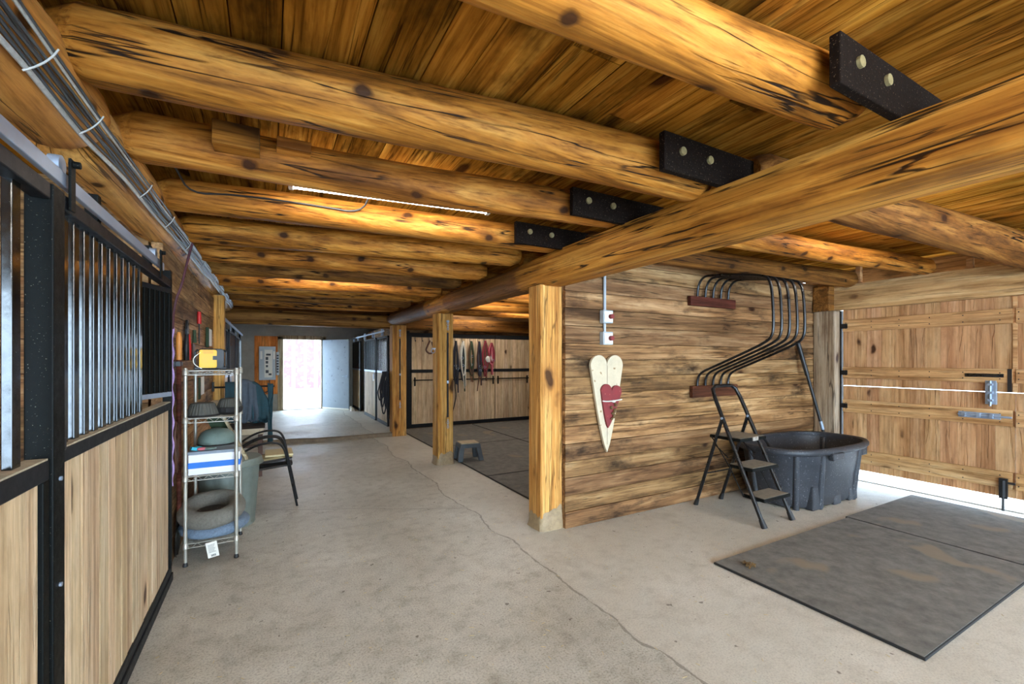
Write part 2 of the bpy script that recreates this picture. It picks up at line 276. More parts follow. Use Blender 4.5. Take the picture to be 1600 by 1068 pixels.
# ------------------------------------------------------------------ mesh helpers
class MB:
    def __init__(s): s.bm = bmesh.new()
    def box(s, x0, x1, y0, y1, z0, z1, mat=None):
        vs = [s.bm.verts.new((x, y, z)) for x in (x0, x1) for y in (y0, y1) for z in (z0, z1)]
        if mat is not None:
            for v in vs: v.co = mat @ v.co
        for f in ((0, 1, 3, 2), (4, 6, 7, 5), (0, 4, 5, 1), (2, 3, 7, 6), (0, 2, 6, 4), (1, 5, 7, 3)):
            s.bm.faces.new([vs[i] for i in f])
        return s
    def obox(s, c, d, rot=(0, 0, 0)):
        m = Matrix.Translation(c) @ Euler(rot).to_matrix().to_4x4()
        return s.box(-d[0]/2, d[0]/2, -d[1]/2, d[1]/2, -d[2]/2, d[2]/2, m)
    def loft(s, rings, cap0=True, cap1=True, closed=True):
        rs = [[s.bm.verts.new(p) for p in r] for r in rings]
        n = len(rs[0])
        for a, b in zip(rs, rs[1:]):
            for i in range(n if closed else n-1):
                j = (i+1) % n
                s.bm.faces.new((a[i], a[j], b[j], b[i]))
        if closed and cap0: s.bm.faces.new(rs[0][::-1])
        if closed and cap1: s.bm.faces.new(rs[-1])
        return s
    def tube(s, pts, r, n=8, closed=False):
        pts = [Vector(p) for p in pts]; k = len(pts)
        rad = r if isinstance(r, (list, tuple)) else [r]*k
        rings = []; up = None
        for i, p in enumerate(pts):
            if closed: t = pts[(i+1) % k]-pts[i-1]
            else: t = pts[min(i+1, k-1)]-pts[max(i-1, 0)]
            t.normalize()
            if up is None:
                up = Vector((0, 0, 1)) if abs(t.z) < .9 else Vector((1, 0, 0))
            a = (up - t*up.dot(t)); a.normalize(); b = t.cross(a); up = a
            rings.append([p+(a*math.cos(2*PI*j/n)+b*math.sin(2*PI*j/n))*rad[i] for j in range(n)])
        if closed: rings.append(rings[0]); return s.loft(rings, False, False)
        return s.loft(rings)
    def lathe(s, prof, c=(0, 0, 0), n=32, sx=1, sy=1, mod=None):
        rings = []
        for r, z in prof:
            rings.append([(c[0]+r*sx*math.cos(2*PI*j/n)*(mod(j, z) if mod else 1), c[1]+r*sy*math.sin(2*PI*j/n)*(mod(j, z) if mod else 1), c[2]+z) for j in range(n)])
        return s.loft(rings)
    def prism(s, poly, t, m=Matrix()):
        a = [s.bm.verts.new(m @ Vector((x, y, 0))) for x, y in poly]
        b = [s.bm.verts.new(m @ Vector((x, y, t))) for x, y in poly]
        k = len(poly)
        s.bm.faces.new(a[::-1]); s.bm.faces.new(b)
        for i in range(k): s.bm.faces.new((a[i], a[(i+1) % k], b[(i+1) % k], b[i]))
        return s
    def ball(s, c, r, n=14, k=9):
        r = r if isinstance(r, (tuple, list)) else (r, r, r)
        rings = []
        for i in range(1, k):
            a = PI*i/k
            rings.append([(c[0]+r[0]*math.sin(a)*math.cos(2*PI*j/n), c[1]+r[1]*math.sin(a)*math.sin(2*PI*j/n), c[2]-r[2]*math.cos(a)) for j in range(n)])
        return s.loft(rings)
    def log(s, p0, p1, r0, r1, seed=0, n=22, step=.09, bend=.02, rough=.06, squash=1.0, lumps=(), rend=.35):
        p0, p1 = Vector(p0), Vector(p1); d = p1-p0; L = d.length; t = d.normalized()
        up = Vector((0, 0, 1)); a = (up-t*up.dot(t)).normalized(); b = t.cross(a)
        k = max(4, int(L/step)); rings = []
        for i in range(k+1):
            f = i/k
            q = p0+d*f
            q = q + a*bend*noise.noise((f*L*.7, seed*3.1, .3)) + b*bend*noise.noise((f*L*.7, seed*3.1, 9.3))
            rr = r0+(r1-r0)*f
            for (lc, lw, la) in lumps: rr *= 1+la*math.exp(-((f*L-lc)/lw)**2)
            e = min(f*L, L-f*L)
            if e < .05: rr *= (1-rend)+rend*math.sqrt(max(0, 1-(1-e/.05)**2))
            ring = []
            for j in range(n):
                th = 2*PI*j/n
                q2 = rr*(1+rough*noise.noise((math.cos(th)*1.3+seed, math.sin(th)*1.3, f*L*.9))+.025*noise.noise((math.cos(th)*5, math.sin(th)*5+seed, f*L*5)))
                ring.append(q+a*math.cos(th)*q2*squash+b*math.sin(th)*q2)
            rings.append(ring)
        return s.uvloft(rings, L, r0)
    def uvloft(s, rings, L, r0):
        uv = s.bm.loops.layers.uv.new('length_girth')
        rs = [[s.bm.verts.new(p) for p in r] for r in rings]; n = len(rs[0]); k = len(rs)-1
        for i in range(k):
            for j in range(n):
                f = s.bm.faces.new((rs[i][j], rs[i][(j+1) % n], rs[i+1][(j+1) % n], rs[i+1][j]))
                for lp, (a_, b_) in zip(f.loops, ((i, j), (i, j+1), (i+1, j+1), (i+1, j))): lp[uv].uv = (a_/k*L, b_/n*2*PI*r0)
        s.bm.faces.new(rs[0][::-1]); s.bm.faces.new(rs[-1])
        return s
    def build(s, name, mat, parent=None, smooth=None, bevel=0.0, origin=None, sharp=40):
        bmesh.ops.recalc_face_normals(s.bm, faces=s.bm.faces)
        off = Vector((0, 0, 0))
        q = parent
        while q is not None: off += q.location; q = q.parent
        if origin is not None: off = off if parent else Vector(origin)
        if off.length: bmesh.ops.translate(s.bm, verts=s.bm.verts, vec=-off)
        me = bpy.data.meshes.new(name); s.bm.to_mesh(me); s.bm.free()
        me.materials.append(M[mat] if isinstance(mat, str) else mat)
        if smooth:
            me.polygons.foreach_set('use_smooth', [True]*len(me.polygons))
            me.set_sharp_from_angle(angle=R(sharp))
        o = bpy.data.objects.new(name, me); C.objects.link(o)
        if parent: o.parent = parent
        elif origin is not None: o.location = origin
        if bevel:
            b = o.modifiers.new('bevel', 'BEVEL'); b.width = bevel; b.segments = 2; b.limit_method = 'ANGLE'
        return o

def tag(o, label=None, cat=None, group=None, kind=None):
    if label: o['label'] = label
    if cat: o['category'] = cat
    if group: o['group'] = group
    if kind: o['kind'] = kind
    return o
def thing(name, loc, label, cat, group=None, kind='thing'):
    o = bpy.data.objects.new(name, None); C.objects.link(o); o.location = loc
    o.empty_display_size = .1
    return tag(o, label, cat, group, kind)
def struct(o): o['kind'] = 'structure'; return o
def copy_tree(o, parent=None):
    c = o.copy(); C.objects.link(c); c.parent = parent
    for ch in list(o.children): copy_tree(ch, c)
    return c
def B(*a): return MB().box(*a)
def arc(c, r, a0, a1, n, plane='xz', z=0):
    out = []
    for i in range(n+1):
        a = R(a0+(a1-a0)*i/n); u, v = c[0]+r*math.cos(a), c[1]+r*math.sin(a)
        out.append((u, z, v) if plane == 'xz' else ((u, v, z) if plane == 'xy' else (z, u, v)))
    return out
def smooth_path(pts, it=2):
    pts = [Vector(p) for p in pts]
    for _ in range(it):
        q = [pts[0]]
        for a, b in zip(pts, pts[1:]): q += [a*.75+b*.25, a*.25+b*.75]
        q.append(pts[-1]); pts = q
    return pts
def lettering(txt, size, m, mat, parent, name='lettering', ext=.0006):
    cu = bpy.data.curves.new(name, 'FONT'); cu.body = txt; cu.size = size; cu.extrude = ext
    cu.align_x = 'CENTER'; cu.align_y = 'CENTER'; cu.materials.append(M[mat])
    o = bpy.data.objects.new(name, cu); C.objects.link(o); o.parent = parent
    off = Vector((0, 0, 0)); q = parent
    while q is not None: off += q.location; q = q.parent
    o.matrix_local = Matrix.Translation(-off) @ m
    me = bpy.data.meshes.new_from_object(o); ml = o.matrix_local.copy(); bpy.data.objects.remove(o)
    o = bpy.data.objects.new(name, me); C.objects.link(o); o.parent = parent; o.matrix_local = ml
    if not me.materials: me.materials.append(M[mat])
    return o

XL, XR, YF, YB, ZC = -3.7, 6.5, -4.2, 14.0, 2.66   # shell
# ------------------------------------------------------------------ setting: floor, deck, walls
m = B(XL-.2, XR+.02, YF-.2, 9.02, -.25, 0); m.box(2.32, XR+.02, 9.02, 9.62, -.25, 0); struct(m.build('floor', 'concrete'))
o = MB(); k = 24; pts = []
rings = []
for i in range(k+1):
    x = XL + (2.318-XL)*i/k
    e = 9.03 - (x+.5)*.17*(1 if -.7 < x < 2.4 else 0) if -.7 < x < 2.4 else 9.02
    rings.append([(x, max(e, 8.75)+.05*noise.noise((x*2, 0, 0)), -.02), (x, max(e, 8.75)+.02+.05*noise.noise((x*2, 0, 0)), .075), (x, YB+.4, .08), (x, YB+.4, -.02)])
o.loft(rings); struct(o.build('floor_rear', 'concrete')); struct(B(2.32, XR, 9.63, YB+.4, -.02, .08).build('floor_rear_right', 'concrete'))

d = MB(); x = XL
while x < XR+.3:
    wd = random.choice((.16, .19, .21, .24, .27)); y = YF-.3+random.random()
    ys = [YF-.3]
    while ys[-1] < YB+.3: ys.append(ys[-1]+random.uniform(2.6, 4.6))
    for a, b in zip(ys, ys[1:]): d.box(x+.002, x+wd-.003, a, min(b, YB+.4)-.003, ZC+random.uniform(0, .006), ZC+.04)
    x += wd
struct(d.build('ceiling', 'deck'))
struct(B(XL-.2, XR+.5, YF-.3, YB+.4, ZC+.045, ZC+.16).build('ceiling_upper', 'dirt'))

def hplanks(m, axis, a0, a1, f0, f1, z0, z1, h=.152, jit=.004, lens=(9, 9)):
    z = z0; 
    while z < z1-.02:
        hh = min(h*random.uniform(.92, 1.08), z1-z)
        a = a0
        while a < a1-.01:
            b = min(a1, a+random.uniform(*lens)); j = random.uniform(-jit, jit)
            if axis == 0: m.box(a, b-.002, f0+j, f1, z+.002, z+hh-.002)
            else: m.box(f0, f1+j, a, b-.002, z+.002, z+hh-.002)
            a = b
        z += hh
    return m
# the plank wall between wash bay and tub
struct(hplanks(MB(), 0, 2.30, 6.42, 3.205, 3.25, 0.0, 2.5).build('wall_center', 'plank', bevel=.003))
struct(B(2.30, 6.42, 3.252, 3.29, 0, 2.5).build('wall_center_back', 'planky'))
# left aisle wall with the tools
struct(hplanks(MB(), 1, 3.78, 6.85, -.70, -.635, 0.0, 2.3, h=.17, lens=(1.2, 3.2)).build('wall_left', 'planky', bevel=.003))
# outer stall wall left, with two cross partitions
m = MB(); hplanks(m, 1, YF, YB, XL-.05, XL, 0, ZC, h=.2); struct(m.build('wall_outer_left', 'planky'))
m = MB(); hplanks(m, 0, XL, -.72, 3.82, 3.87, 0, ZC, h=.2); struct(m.build('wall_partition_left', 'plank'))
m = MB(); hplanks(m, 0, XL, -.72, 6.9, 6.95, 0, ZC, h=.2); struct(m.build('wall_partition_rear', 'plank'))
# wash bay side wall, wall behind camera with a wide open doorway, right outer wall
m = MB(); hplanks(m, 1, 3.29, YB, 5.75, 5.8, 0, ZC, h=.18); struct(m.build('wall_bay_right', 'planky'))
m = MB(); hplanks(m, 0, XL, -3.2, YF-.05, YF, 0, ZC, h=.2); hplanks(m, 0, -3.2, -1.0, YF-.05, YF, 2.35, ZC, h=.2); hplanks(m, 0, -1.0, -.6, YF-.05, YF, 0, ZC, h=.2); hplanks(m, 0, 5.6, XR, YF-.05, YF, 0, ZC, h=.2); hplanks(m, 0, -.6, 5.6, YF-.05, YF, 2.4, ZC, h=.2)
struct(m.build('wall_front', 'plank'))
m = MB(); hplanks(m, 1, YF, -.2, XR, XR+.05, 0, ZC, h=.2); hplanks(m, 1, 3.0, 3.4, XR, XR+.05, 0, ZC, h=.2)
m.box(XR+.10, XR+.13, -.2, 3.2, 2.3, ZC)
struct(m.build('wall_right', 'planky'))
# rear wall
m = MB(); m.box(XL, .23, YB, YB+.15, 0, ZC); m.box(1.43, XR, YB, YB+.15, 0, ZC); m.box(.23, 1.43, YB, YB+.15, 2.18, ZC)
struct(m.build('wall_rear', 'plaster'))
t1 = MB(); t1.box(.20, .34, YB-.03, YB+.17, .08, 2.16); t1.box(1.33, 1.46, YB-.03, YB+.17, .08, 2.16); t1.box(.20, 1.46, YB-.03, YB+.17, 2.08, 2.19)
struct(t1.build('trim_1', 'postg', bevel=.006))
struct(B(.34, 1.33, YB-.02, YB+.4, .04, .095).build('trim_2', 'plaster'))
# snow outside
g = MB(); n = 40; g.box(-60, 60, YB+.41, 70, -.4, -.02); g.box(XR+.05, 60, YF-.2, YB+.41, -.4, -.015); g.box(-60, 60, -60, YF-.2, -.4, -.02)
struct(g.build('ground', 'snow'))

m = MB(); rings = []
for i in range(41):
    x = -.62+2.9*i/40; e = max(9.03-(x+.5)*.17, 8.75)+.05*noise.noise((x*2, 0, 0)); q = .012*noise.noise((x*6, 4, 0))
    rings.append([(x, e-.035+q, 0), (x, e-.03+q, .062), (x, e+.01, .078+q*.3), (x, e+.02, .0)])
struct(m.loft(rings).build('trim_6', 'curb'))
# ------------------------------------------------------------------ log frame
MAIN = []
# main carrying beam (square hewn near, round with bark further back)
rings = []; n = 28; k = 110; y0, y1 = -4.1, 9.22
for i in range(k+1):
    y = y0+(y1-y0)*i/k
    e = 7.0 if y < 2.7 else max(2.1, 7.0-(y-2.7)*4.0)
    hw, hh = .148, .132
    if 1.1 < y < 1.64: hw += .010
    if y > 2.7: hw -= .004
    if y > 8.5: s_ = max(.25, 1-((y-8.5)/.8)**2*.75); hw *= s_**.5; hh *= s_**.7
    zc = 2.285 + (.0 if y < 5 else .012*(y-5)*.5) + (.03*max(0, y-8.5))
    ring = []
    for j in range(n):
        th = 2*PI*(j+.5)/n; c_, s_ = math.cos(th), math.sin(th)
        q = (abs(c_)**e+abs(s_)**e)**(-1/e)
        q *= 1+.03*noise.noise((c_*1.5, s_*1.5, y*.9))+.018*noise.noise((c_*4, s_*4, y*4))
        ring.append((2.2+hw*q*c_+.012*noise.noise((y*.6, 0, 3)), y, zc+hh*q*s_))
    rings.append(ring)
tag(MB().uvloft(rings, 13.3, .15).build('carrying_beam', 'beam', smooth=True, origin=(2.2, 0, 2.15), sharp=35), 'long heavy carrying beam on the three square aisle posts, hewn near and barked further back', 'beam', kind='thing')
# left log
m = MB()
m.log((-.72, -4, 2.46), (-.71, 2.36, 2.46), .168, .160, 3, bend=.03, lumps=((4.2, .18, .07), (5.6, .15, -.06), (5.9, .12, .06)))
tag(m.build('log_beam', 'logy', smooth=True, origin=(-.72, 0, 2.3), sharp=60), 'thick pale log above the stall bars carrying the bundle of grey cables', 'log beam', 'logs over the stall fronts', 'thing')
m = MB(); m.log((-.70, 2.34, 2.45), (-.66, 9.2, 2.46), .150, .115, 5, bend=.03)
tag(m.build('log_beam', 'logy', smooth=True, origin=(-.7, 2.4, 2.3), sharp=60), 'thinner log continuing over the shelf and tool wall towards the rear beam', 'log beam', 'logs over the stall fronts', 'thing')
# rear cross beam
m = MB(); rings = []
for i in range(61):
    x = -.95+6.65*i/60; ring = []
    for j in range(24):
        th = 2*PI*(j+.5)/24; c_, s_ = math.cos(th), math.sin(th); e = 4.0
        q = (abs(c_)**e+abs(s_)**e)**(-1/e)*(1+.05*noise.noise((c_*1.5, s_*1.5, x*1.1))+.02*noise.noise((c_*4, s_*4, x*4)))
        ring.append((x, 9.37+.12*q*c_, 2.285+.135*q*s_))
    rings.append(ring)
tag(m.uvloft(rings, 6.65, .13).build('cross_beam', 'log_dark', smooth=True, origin=(2.4, 9.37, 2.15), sharp=35), 'dark squared cross beam spanning the aisle in front of the open rear door', 'beam', kind='thing')

ordn = ['first', 'second', 'third', 'fourth', 'fifth', 'sixth', 'seventh', 'eighth', 'ninth', 'tenth', 'eleventh', 'twelfth']
J = [((1.10, 2.505, .102), (.90, 2.53, .107)), ((1.95, 2.53, .122), (1.66, 2.52, .130)), ((2.60, 2.515, .110), (2.35, 2.50, .102)), ((3.40, 2.505, .101), (3.06, 2.49, .096)),
     ((4.14, 2.50, .1), (3.75, 2.50, .098)), ((4.88, 2.5, .1), (4.52, 2.50, .1)), ((5.63, 2.5, .1), (5.27, 2.5, .098)), ((6.38, 2.5, .1), (6.02, 2.5, .1)),
     ((7.12, 2.5, .1), (6.78, 2.5, .1)), ((7.88, 2.5, .1), (7.55, 2.5, .1)), ((8.7, 2.5, .1), (8.4, 2.5, .1))]
jl = ['massive pale log joist at the top edge, ending at the biggest black splice board',
      'long log joist with dark round knots, in front of the two nailed blocks',
      'log joist with two small wood blocks nailed on its side',
      'log joist right behind the glowing strip lamp over the aisle']
for i, (a, b) in enumerate(J):
    m = MB(); xl = -.61; xr = 2.14 if i else 2.05
    m.log((xl, a[0], a[1]), (xr, b[0], b[1]), a[2], b[2], i*2.3+1, bend=.02 if i else .012, rough=.07, lumps=((2.4, .5, .05),) if i == 0 else ())
    lab = jl[i] if i < 4 else 'log joist over the aisle, %s of the row counted from the camera' % ordn[i]
    tag(m.build('log_joist', 'log' if i < 4 or i % 3 else 'log_dark', smooth=True, origin=(.7, a[0], a[1]), sharp=60), lab, 'joist', 'log joists over the aisle', 'thing')
for i, y in enumerate((10.3, 11.3, 12.3, 13.3)):
    m = MB(); m.log((-.9, y, 2.52), (5.7, y, 2.52), .11, .1, 40+i)
    tag(m.build('log_joist', 'log_dark', smooth=True, origin=(2.4, y, 2.4), sharp=60), 'log joist %s behind the dark rear cross beam near the open door' % ordn[i], 'joist', 'log joists by the rear door', 'thing')
for i, y in enumerate((3.9, 5.1, 6.3, 7.5, 8.5)):
    m = MB(); m.log((2.25, y, 2.52), (5.74, y, 2.51), .1, .1, 60+i)
    tag(m.build('log_joist', 'log' if i != 1 else 'log_dark', smooth=True, origin=(4, y, 2.4), sharp=60), 'log joist over the matted wash bay, %s from the plank wall' % ordn[i], 'joist', 'log joists over the wash bay', 'thing')
RJ = [((2.33, 1.53, 2.53), (6.44, 1.22, 2.47), .125, .145, 'log_dark', 'dark cracked log joist over the rubber mats, running to the barn door header'),
      ((2.33, 2.43, 2.53), (6.46, 2.08, 2.53), .10, .09, 'log', 'brightly lit log joist directly behind the dark cracked one, ending above the door header'),
      ((2.3, 2.98, 2.49), (6.44, 2.82, 2.5), .105, .10, 'log_dark', 'log joist running along the top of the plank wall above the black pipe rack')]
for p0, p1, r0, r1, mt, lab in RJ:
    m = MB(); m.log(p0, p1, r0, r1, p0[1]*5, bend=.02, rough=.09)
    tag(m.build('log_joist', mt, smooth=True, origin=(4.3, p0[1], 2.4), sharp=60), lab, 'joist', 'log joists over the right bay', 'thing')
# splice boards
SP = [(.745, 1.63, 2.52, 2.405, 2.575, 'the massive pale log at the top edge'), (1.485, 1.64, 2.52, 2.405, 2.59, 'the log with dark round knots'), (2.205, 1.64, 2.52, 2.40, 2.57, 'the log with nailed blocks'), (2.92, 1.64, 2.5, 2.39, 2.555, 'the log behind the lamp')]
for y, xa, xb, za, zb, who in SP:
    t = thing('splice_board', (2.0, y, za), 'black splice board with two bolts joining ' + who, 'splice board', 'black splice boards on the carrying beam')
    m = MB(); m.box(xa, xb, y, y+.035, za, zb); m.build('board', 'splice', t, bevel=.004)
    for bx in (xa+.12, xa+.32):
        MB().tube([(bx, y+.01, (za+zb)/2+.015), (bx, y-.012, (za+zb)/2+.015)], .02, 12).build('bolt', 'knob', t, smooth=True)
# nailed blocks
for x0, x1, z0, z1, lab in ((-.225, -.04, 2.47, 2.575, 'larger wood block nailed on the log joist'), (.03, .18, 2.51, 2.56, 'smaller flat wood block nailed on the log joist beside the larger block')):
    tag(B(x0, x1, 2.36, 2.47, z0, z1).build('wood_block', 'log', origin=((x0+x1)/2, 2.4, z0), bevel=.003), lab, 'wood block', 'blocks nailed on a joist', 'thing')

# posts
def post(name, x0, x1, y0, y1, z1, mat, lab, wrap=True):
    t = thing(name, ((x0+x1)/2, (y0+y1)/2, 0), lab, 'post', 'square aisle posts' if name == 'support_post' else None)
    rings = []
    for i in range(25):
        z = z1*i/24; o_ = [.006*noise.noise((z*1.3, q*5, x0)) for q in range(4)]; c_ = .014
        a, b, c2, d2 = x0+o_[0], x1+o_[1], y0+o_[2], y1+o_[3]
        rings.append([(a+c_, c2, z), (b-c_, c2, z), (b, c2+c_, z), (b, d2-c_, z), (b-c_, d2, z), (a+c_, d2, z), (a, d2-c_, z), (a, c2+c_, z)])
    MB().loft(rings).build('shaft', mat, t)
    if wrap:
        rings = []
        for i in range(7):
            f = i/6; rr = []
            for jx in range(32):
                th = 2*PI*(jx+.5)/32; e = 6; q = (abs(math.cos(th))**e+abs(math.sin(th))**e)**(-1/e)
                g_ = .006+.014*(1-f)+.007*noise.noise((jx*.7, f*3, x0*3))
                top = .17+.05*noise.noise((jx*.5, 2, y0))+(.05*math.cos(th))
                rr.append(((x0+x1)/2+((x1-x0)/2+g_)*q*math.cos(th), (y0+y1)/2+((y1-y0)/2+g_)*q*math.sin(th), top*f))
            rings.append(rr)
        MB().loft(rings, False, False).build('base_wrap', 'sack', t, smooth=True)
    return t
post('support_post', 2.08, 2.31, 3.255, 3.475, 2.162, 'post', 'thick knotty square post at the end of the plank wall')
P2 = post('support_post', 2.095, 2.33, 6.0, 6.235, 2.165, 'post', 'square post with a black hanging strap, beside the grey step stool')
P1 = post('support_post', 2.11, 2.385, 8.69, 8.93, 2.18, 'post', 'square post farthest down the aisle, beside the hanks of black rope', wrap=False)
post('wall_post', -.72, -.52, 6.86, 7.08, 2.34, 'post', 'upright timber post at the far end of the tool wall, behind the wire shelf', wrap=False)
tcp = thing('corner_post', (6.42, 3.06, 0), 'weathered grey timber corner post between plank wall and barn door', 'post')
MB().box(6.30, 6.44, 2.95, 3.2, 0, 2.13).build('shaft', 'postg', tcp, bevel=.012)
MB().box(6.28, 6.44, 3.0, 3.2, 2.13, 2.45).build('dark_top', 'log_dark', tcp, bevel=.012)
# bolts of hardware on post 2
m = MB(); m.tube(arc((2.065, 1.63), .03, 0, 360, 14, 'xz', 6.12)[:-1], .006, 6, closed=True); m.box(2.055, 2.096, 6.09, 6.15, 1.655, 1.672)
tag(m.build('tie_ring', 'galv', smooth=True, origin=(2.08, 6.12, 1.6)), 'steel tie ring bolted on the aisle face of the middle post', 'tie ring', kind='thing')

# ------------------------------------------------------------------ strip lamps
def lamp(x0, x1, y, z, lab, group='ceiling strip lamps', skew=0.0):
    t = thing('strip_lamp', ((x0+x1)/2, y, z), lab, 'lamp', group)
    t.rotation_euler.z = skew
    MB().box(x0-.02, x1+.02, y-.03, y+.03, z+.018, z+.05).build('housing', 'white', t, bevel=.004)
    MB().tube([(x0, y, z), (x1, y, z)], .016, 12).build('tube', 'tube_on', t, smooth=True)
    for x in (x0-.012, x1+.012): MB().box(x-.012, x+.012, y-.02, y+.02, z-.02, z+.03).build('end_cap', 'white', t)
    B((x0+x1)/2-.02, (x0+x1)/2+.02, y-.01, y+.01, z+.045, ZC+.002).build('bracket', 'white', t)
    return t
lamp(.12, 1.34, 2.885, 2.545, 'lit strip lamp glowing between two log joists over the aisle', skew=-.118)
lamp(3.9, 5.1, 1.69, 2.607, 'lit strip lamp hidden above the dark log joist of the right bay')
lamp(3.3, 4.5, 8.9, 2.50, 'lit strip lamp over the wash bay in front of the halter wall')
lamp(.2, 1.3, 10.6, 2.50, 'lit strip lamp above the rear cross beam')
lamp(.1, 1.3, 5.72, 2.56, 'added fill strip lamp over the aisle beside the middle post')  # added fixture, evens out the light along the aisle
lamp(.3, 1.5, -.5, 2.56, 'added fill strip lamp over the aisle behind the camera')  # unseen lamp added behind the camera for even aisle light
lamp(3.6, 4.8, -1.0, 2.56, 'added fill strip lamp over the right bay behind the camera')  # unseen lamp added to light the right bay from behind
lamp(3.2, 4.4, 5.72, 2.56, 'added fill strip lamp over the middle of the wash bay')  # added fixture that brightens the middle of the wash bay
lamp(-2.6, -1.4, 1.9, 2.56, 'added fill strip lamp inside the stall behind the bars')  # added to light the stall interior behind the bars

lamp(2.9, 4.1, 7.0, 2.57, 'added fill strip lamp between joists over the far half of the wash bay')  # added to brighten the halter wall, tucked between joists
lamp(4.3, 5.5, 8.0, 2.57, 'added fill strip lamp over the right part of the wash bay')  # second lamp added to brighten the back of the wash bay
for i, (xa, y) in enumerate(((-.1, -1.1), (1.3, -1.1), (-.1, -2.4), (1.3, -2.4), (2.8, -2.0), (4.4, -2.0))):  # unseen fill lamps, added to light the joist faces towards the camera
    lamp(xa, xa+1.2, y, 2.42, 'added fill strip lamp behind the camera, %s one' % ordn[i], 'added fill lamps behind the camera')

# ------------------------------------------------------------------ left stall front
GX = -.58
def bars(t, ys, x0, x1, z0, z1, mat='barb', w_=.048):
    for y in ys: B(x0, x1, y, y+w_, z0, z1).build('bar', mat, t, bevel=.003)
def vboards(m, axis, a0, a1, f0, f1, z0, z1, w_=.1, gap=.0028):
    a = a0
    while a < a1-.01:
        b = min(a1, a+w_*random.uniform(.9, 1.1))
        if a1-b < .03: b = a1
        j = random.uniform(0, .003)
        if axis == 1: m.box(f0+(random.uniform(0, .004) if gap < .001 else 0), f1-j, a+gap, b-gap, z0, z1)
        else: m.box(a+.0012, b-.0012, f0+j, f1, z0, z1)
        a = b
    return m
t = thing('stall_partition', (GX, 1.2, 0), 'stall front panel at the left photo edge with two shining bars over brown boards', 'stall front', 'stall fronts on the left of the aisle')
vboards(MB(), 1, .3, 1.79, GX-.035, GX-.008, .09, 1.15, .14).build('board_panel', 'board', t)
m = MB(); m.box(GX-.05, GX, .3, 1.835, 1.14, 1.20); m.build('middle_rail', 'blkrail', t, bevel=.004)
B(GX-.052, GX-.002, .3, 1.83, 1.1995, 1.205).build('ledge_dust', 'dust', t)
B(GX-.045, GX, .3, 1.835, 0, .1).build('bottom_rail', 'blkrail', t, bevel=.004)
bars(t, [.32+.113*i for i in range(13)], GX-.045, GX-.022, 1.205, 2.0)
B(GX-.045, GX, .3, 1.843, 1.985, 2.035).build('top_rail', 'blkrail', t, bevel=.004)
B(GX-.05, GX, 1.795, 1.835, .1, 1.14).build('side_stile', 'blk', t, bevel=.003)

t = thing('stall_gate', (GX, 2.8, 0), 'sliding stall door of pale boards with dark bars, hung from a steel track', 'stall door', 'stall fronts on the left of the aisle')
vboards(MB(), 1, 1.945, 3.70, GX-.04, GX-.012, .09, 1.17, .1).build('board_panel', 'board', t)
B(GX-.045, GX, 1.94, 3.73, 1.168, 1.216).build('middle_rail', 'blkrail', t, bevel=.004)
B(GX-.05, GX-.002, 1.94, 3.72, 1.2155, 1.221).build('ledge_dust', 'dust', t)
B(GX-.045, GX, 1.935, 3.74, 1.985, 2.035).build('top_rail', 'blkrail', t, bevel=.004)
B(GX-.045, GX+.004, 1.94, 3.76, 0, .055).build('bottom_rail', 'blkrail', t, bevel=.004)
B(GX-.045, GX-.004, 1.94, 3.76, .055, .1).build('kick_strip', 'blkrail', t, bevel=.003)
bars(t, [2.005+.1*i for i in range(11)], GX-.045, GX-.022, 1.22, 1.99)
B(GX-.045, GX, 3.70, 3.75, .1, 2.1).build('end_stile', 'blk', t, bevel=.004)
for yy in (1.98, 3.35):
    h = MB(); h.box(GX+.004, GX+.012, yy-.02, yy+.02, 1.99, 2.16); h.tube([(GX+.001, yy, 2.145), (GX+.03, yy, 2.145)], .012, 10)
    hh = h.build('hanger', 'blk', t, bevel=.002)
    MB().tube([(GX-.045, yy, 2.137), (GX-.015, yy, 2.137)], .032, 18).build('wheel', 'galv', hh, smooth=True)
B(GX-.01, GX+.006, 1.925, 1.945, 1.21, 1.25).build('latch', 'blkpl', t, bevel=.003)

t = thing('stall_post', (GX, 1.88, 0), 'black steel post between the two stall panels at left', 'post')
B(GX-.06, GX+.006, 1.845, 1.93, 0, 2.035).build('upright', 'blk', t, bevel=.004)
for z in (.25, .8, 1.13): MB().tube([(GX+.002, 1.888, z), (GX+.012, 1.888, z)], .007, 8).build('bolt', 'galv', t, smooth=True)
t = thing('door_track', (GX, 2.0, 2.07), 'pale galvanised door track running above the stall bars', 'track')
m = MB(); m.box(GX-.02, GX-.005, -.5, 3.52, 2.065, 2.112); m.box(GX-.055, GX-.02, -.5, 3.52, 2.095, 2.112); m.build('rail', 'galv', t, bevel=.003)
for yy in (1.4, 2.5, 3.45): MB().box(GX-.10, GX-.055, yy-.02, yy+.02, 2.05, 2.20).build('bracket', 'blk', t, bevel=.003)
# hinged feed grill
t = thing('feed_grill', (-.585, 3.62, 1.23), 'narrow hinged feed grill with dark close bars at the end of the stall door', 'grill')
a_, b_ = Vector((-.70, 3.33, 0)), Vector((-.585, 3.66, 0))
for i in range(8):
    p = a_.lerp(b_, i/7); MB().obox((p.x, p.y, 1.615), (.024, .03, .68), (0, 0, -.33)).build('bar', 'blk', t, bevel=.003)
for z in (1.275, 1.955):
    c_ = a_.lerp(b_, .5); MB().obox((c_.x, c_.y, z), (.03, .37, .03), (0, 0, -.33)).build('rail', 'blkrail' if z > 1.5 else 'galv', t, bevel=.003)
MB().obox((-.70, 3.30, 1.255), (.09, .03, .03)).build('latch', 'blk', t, bevel=.003)

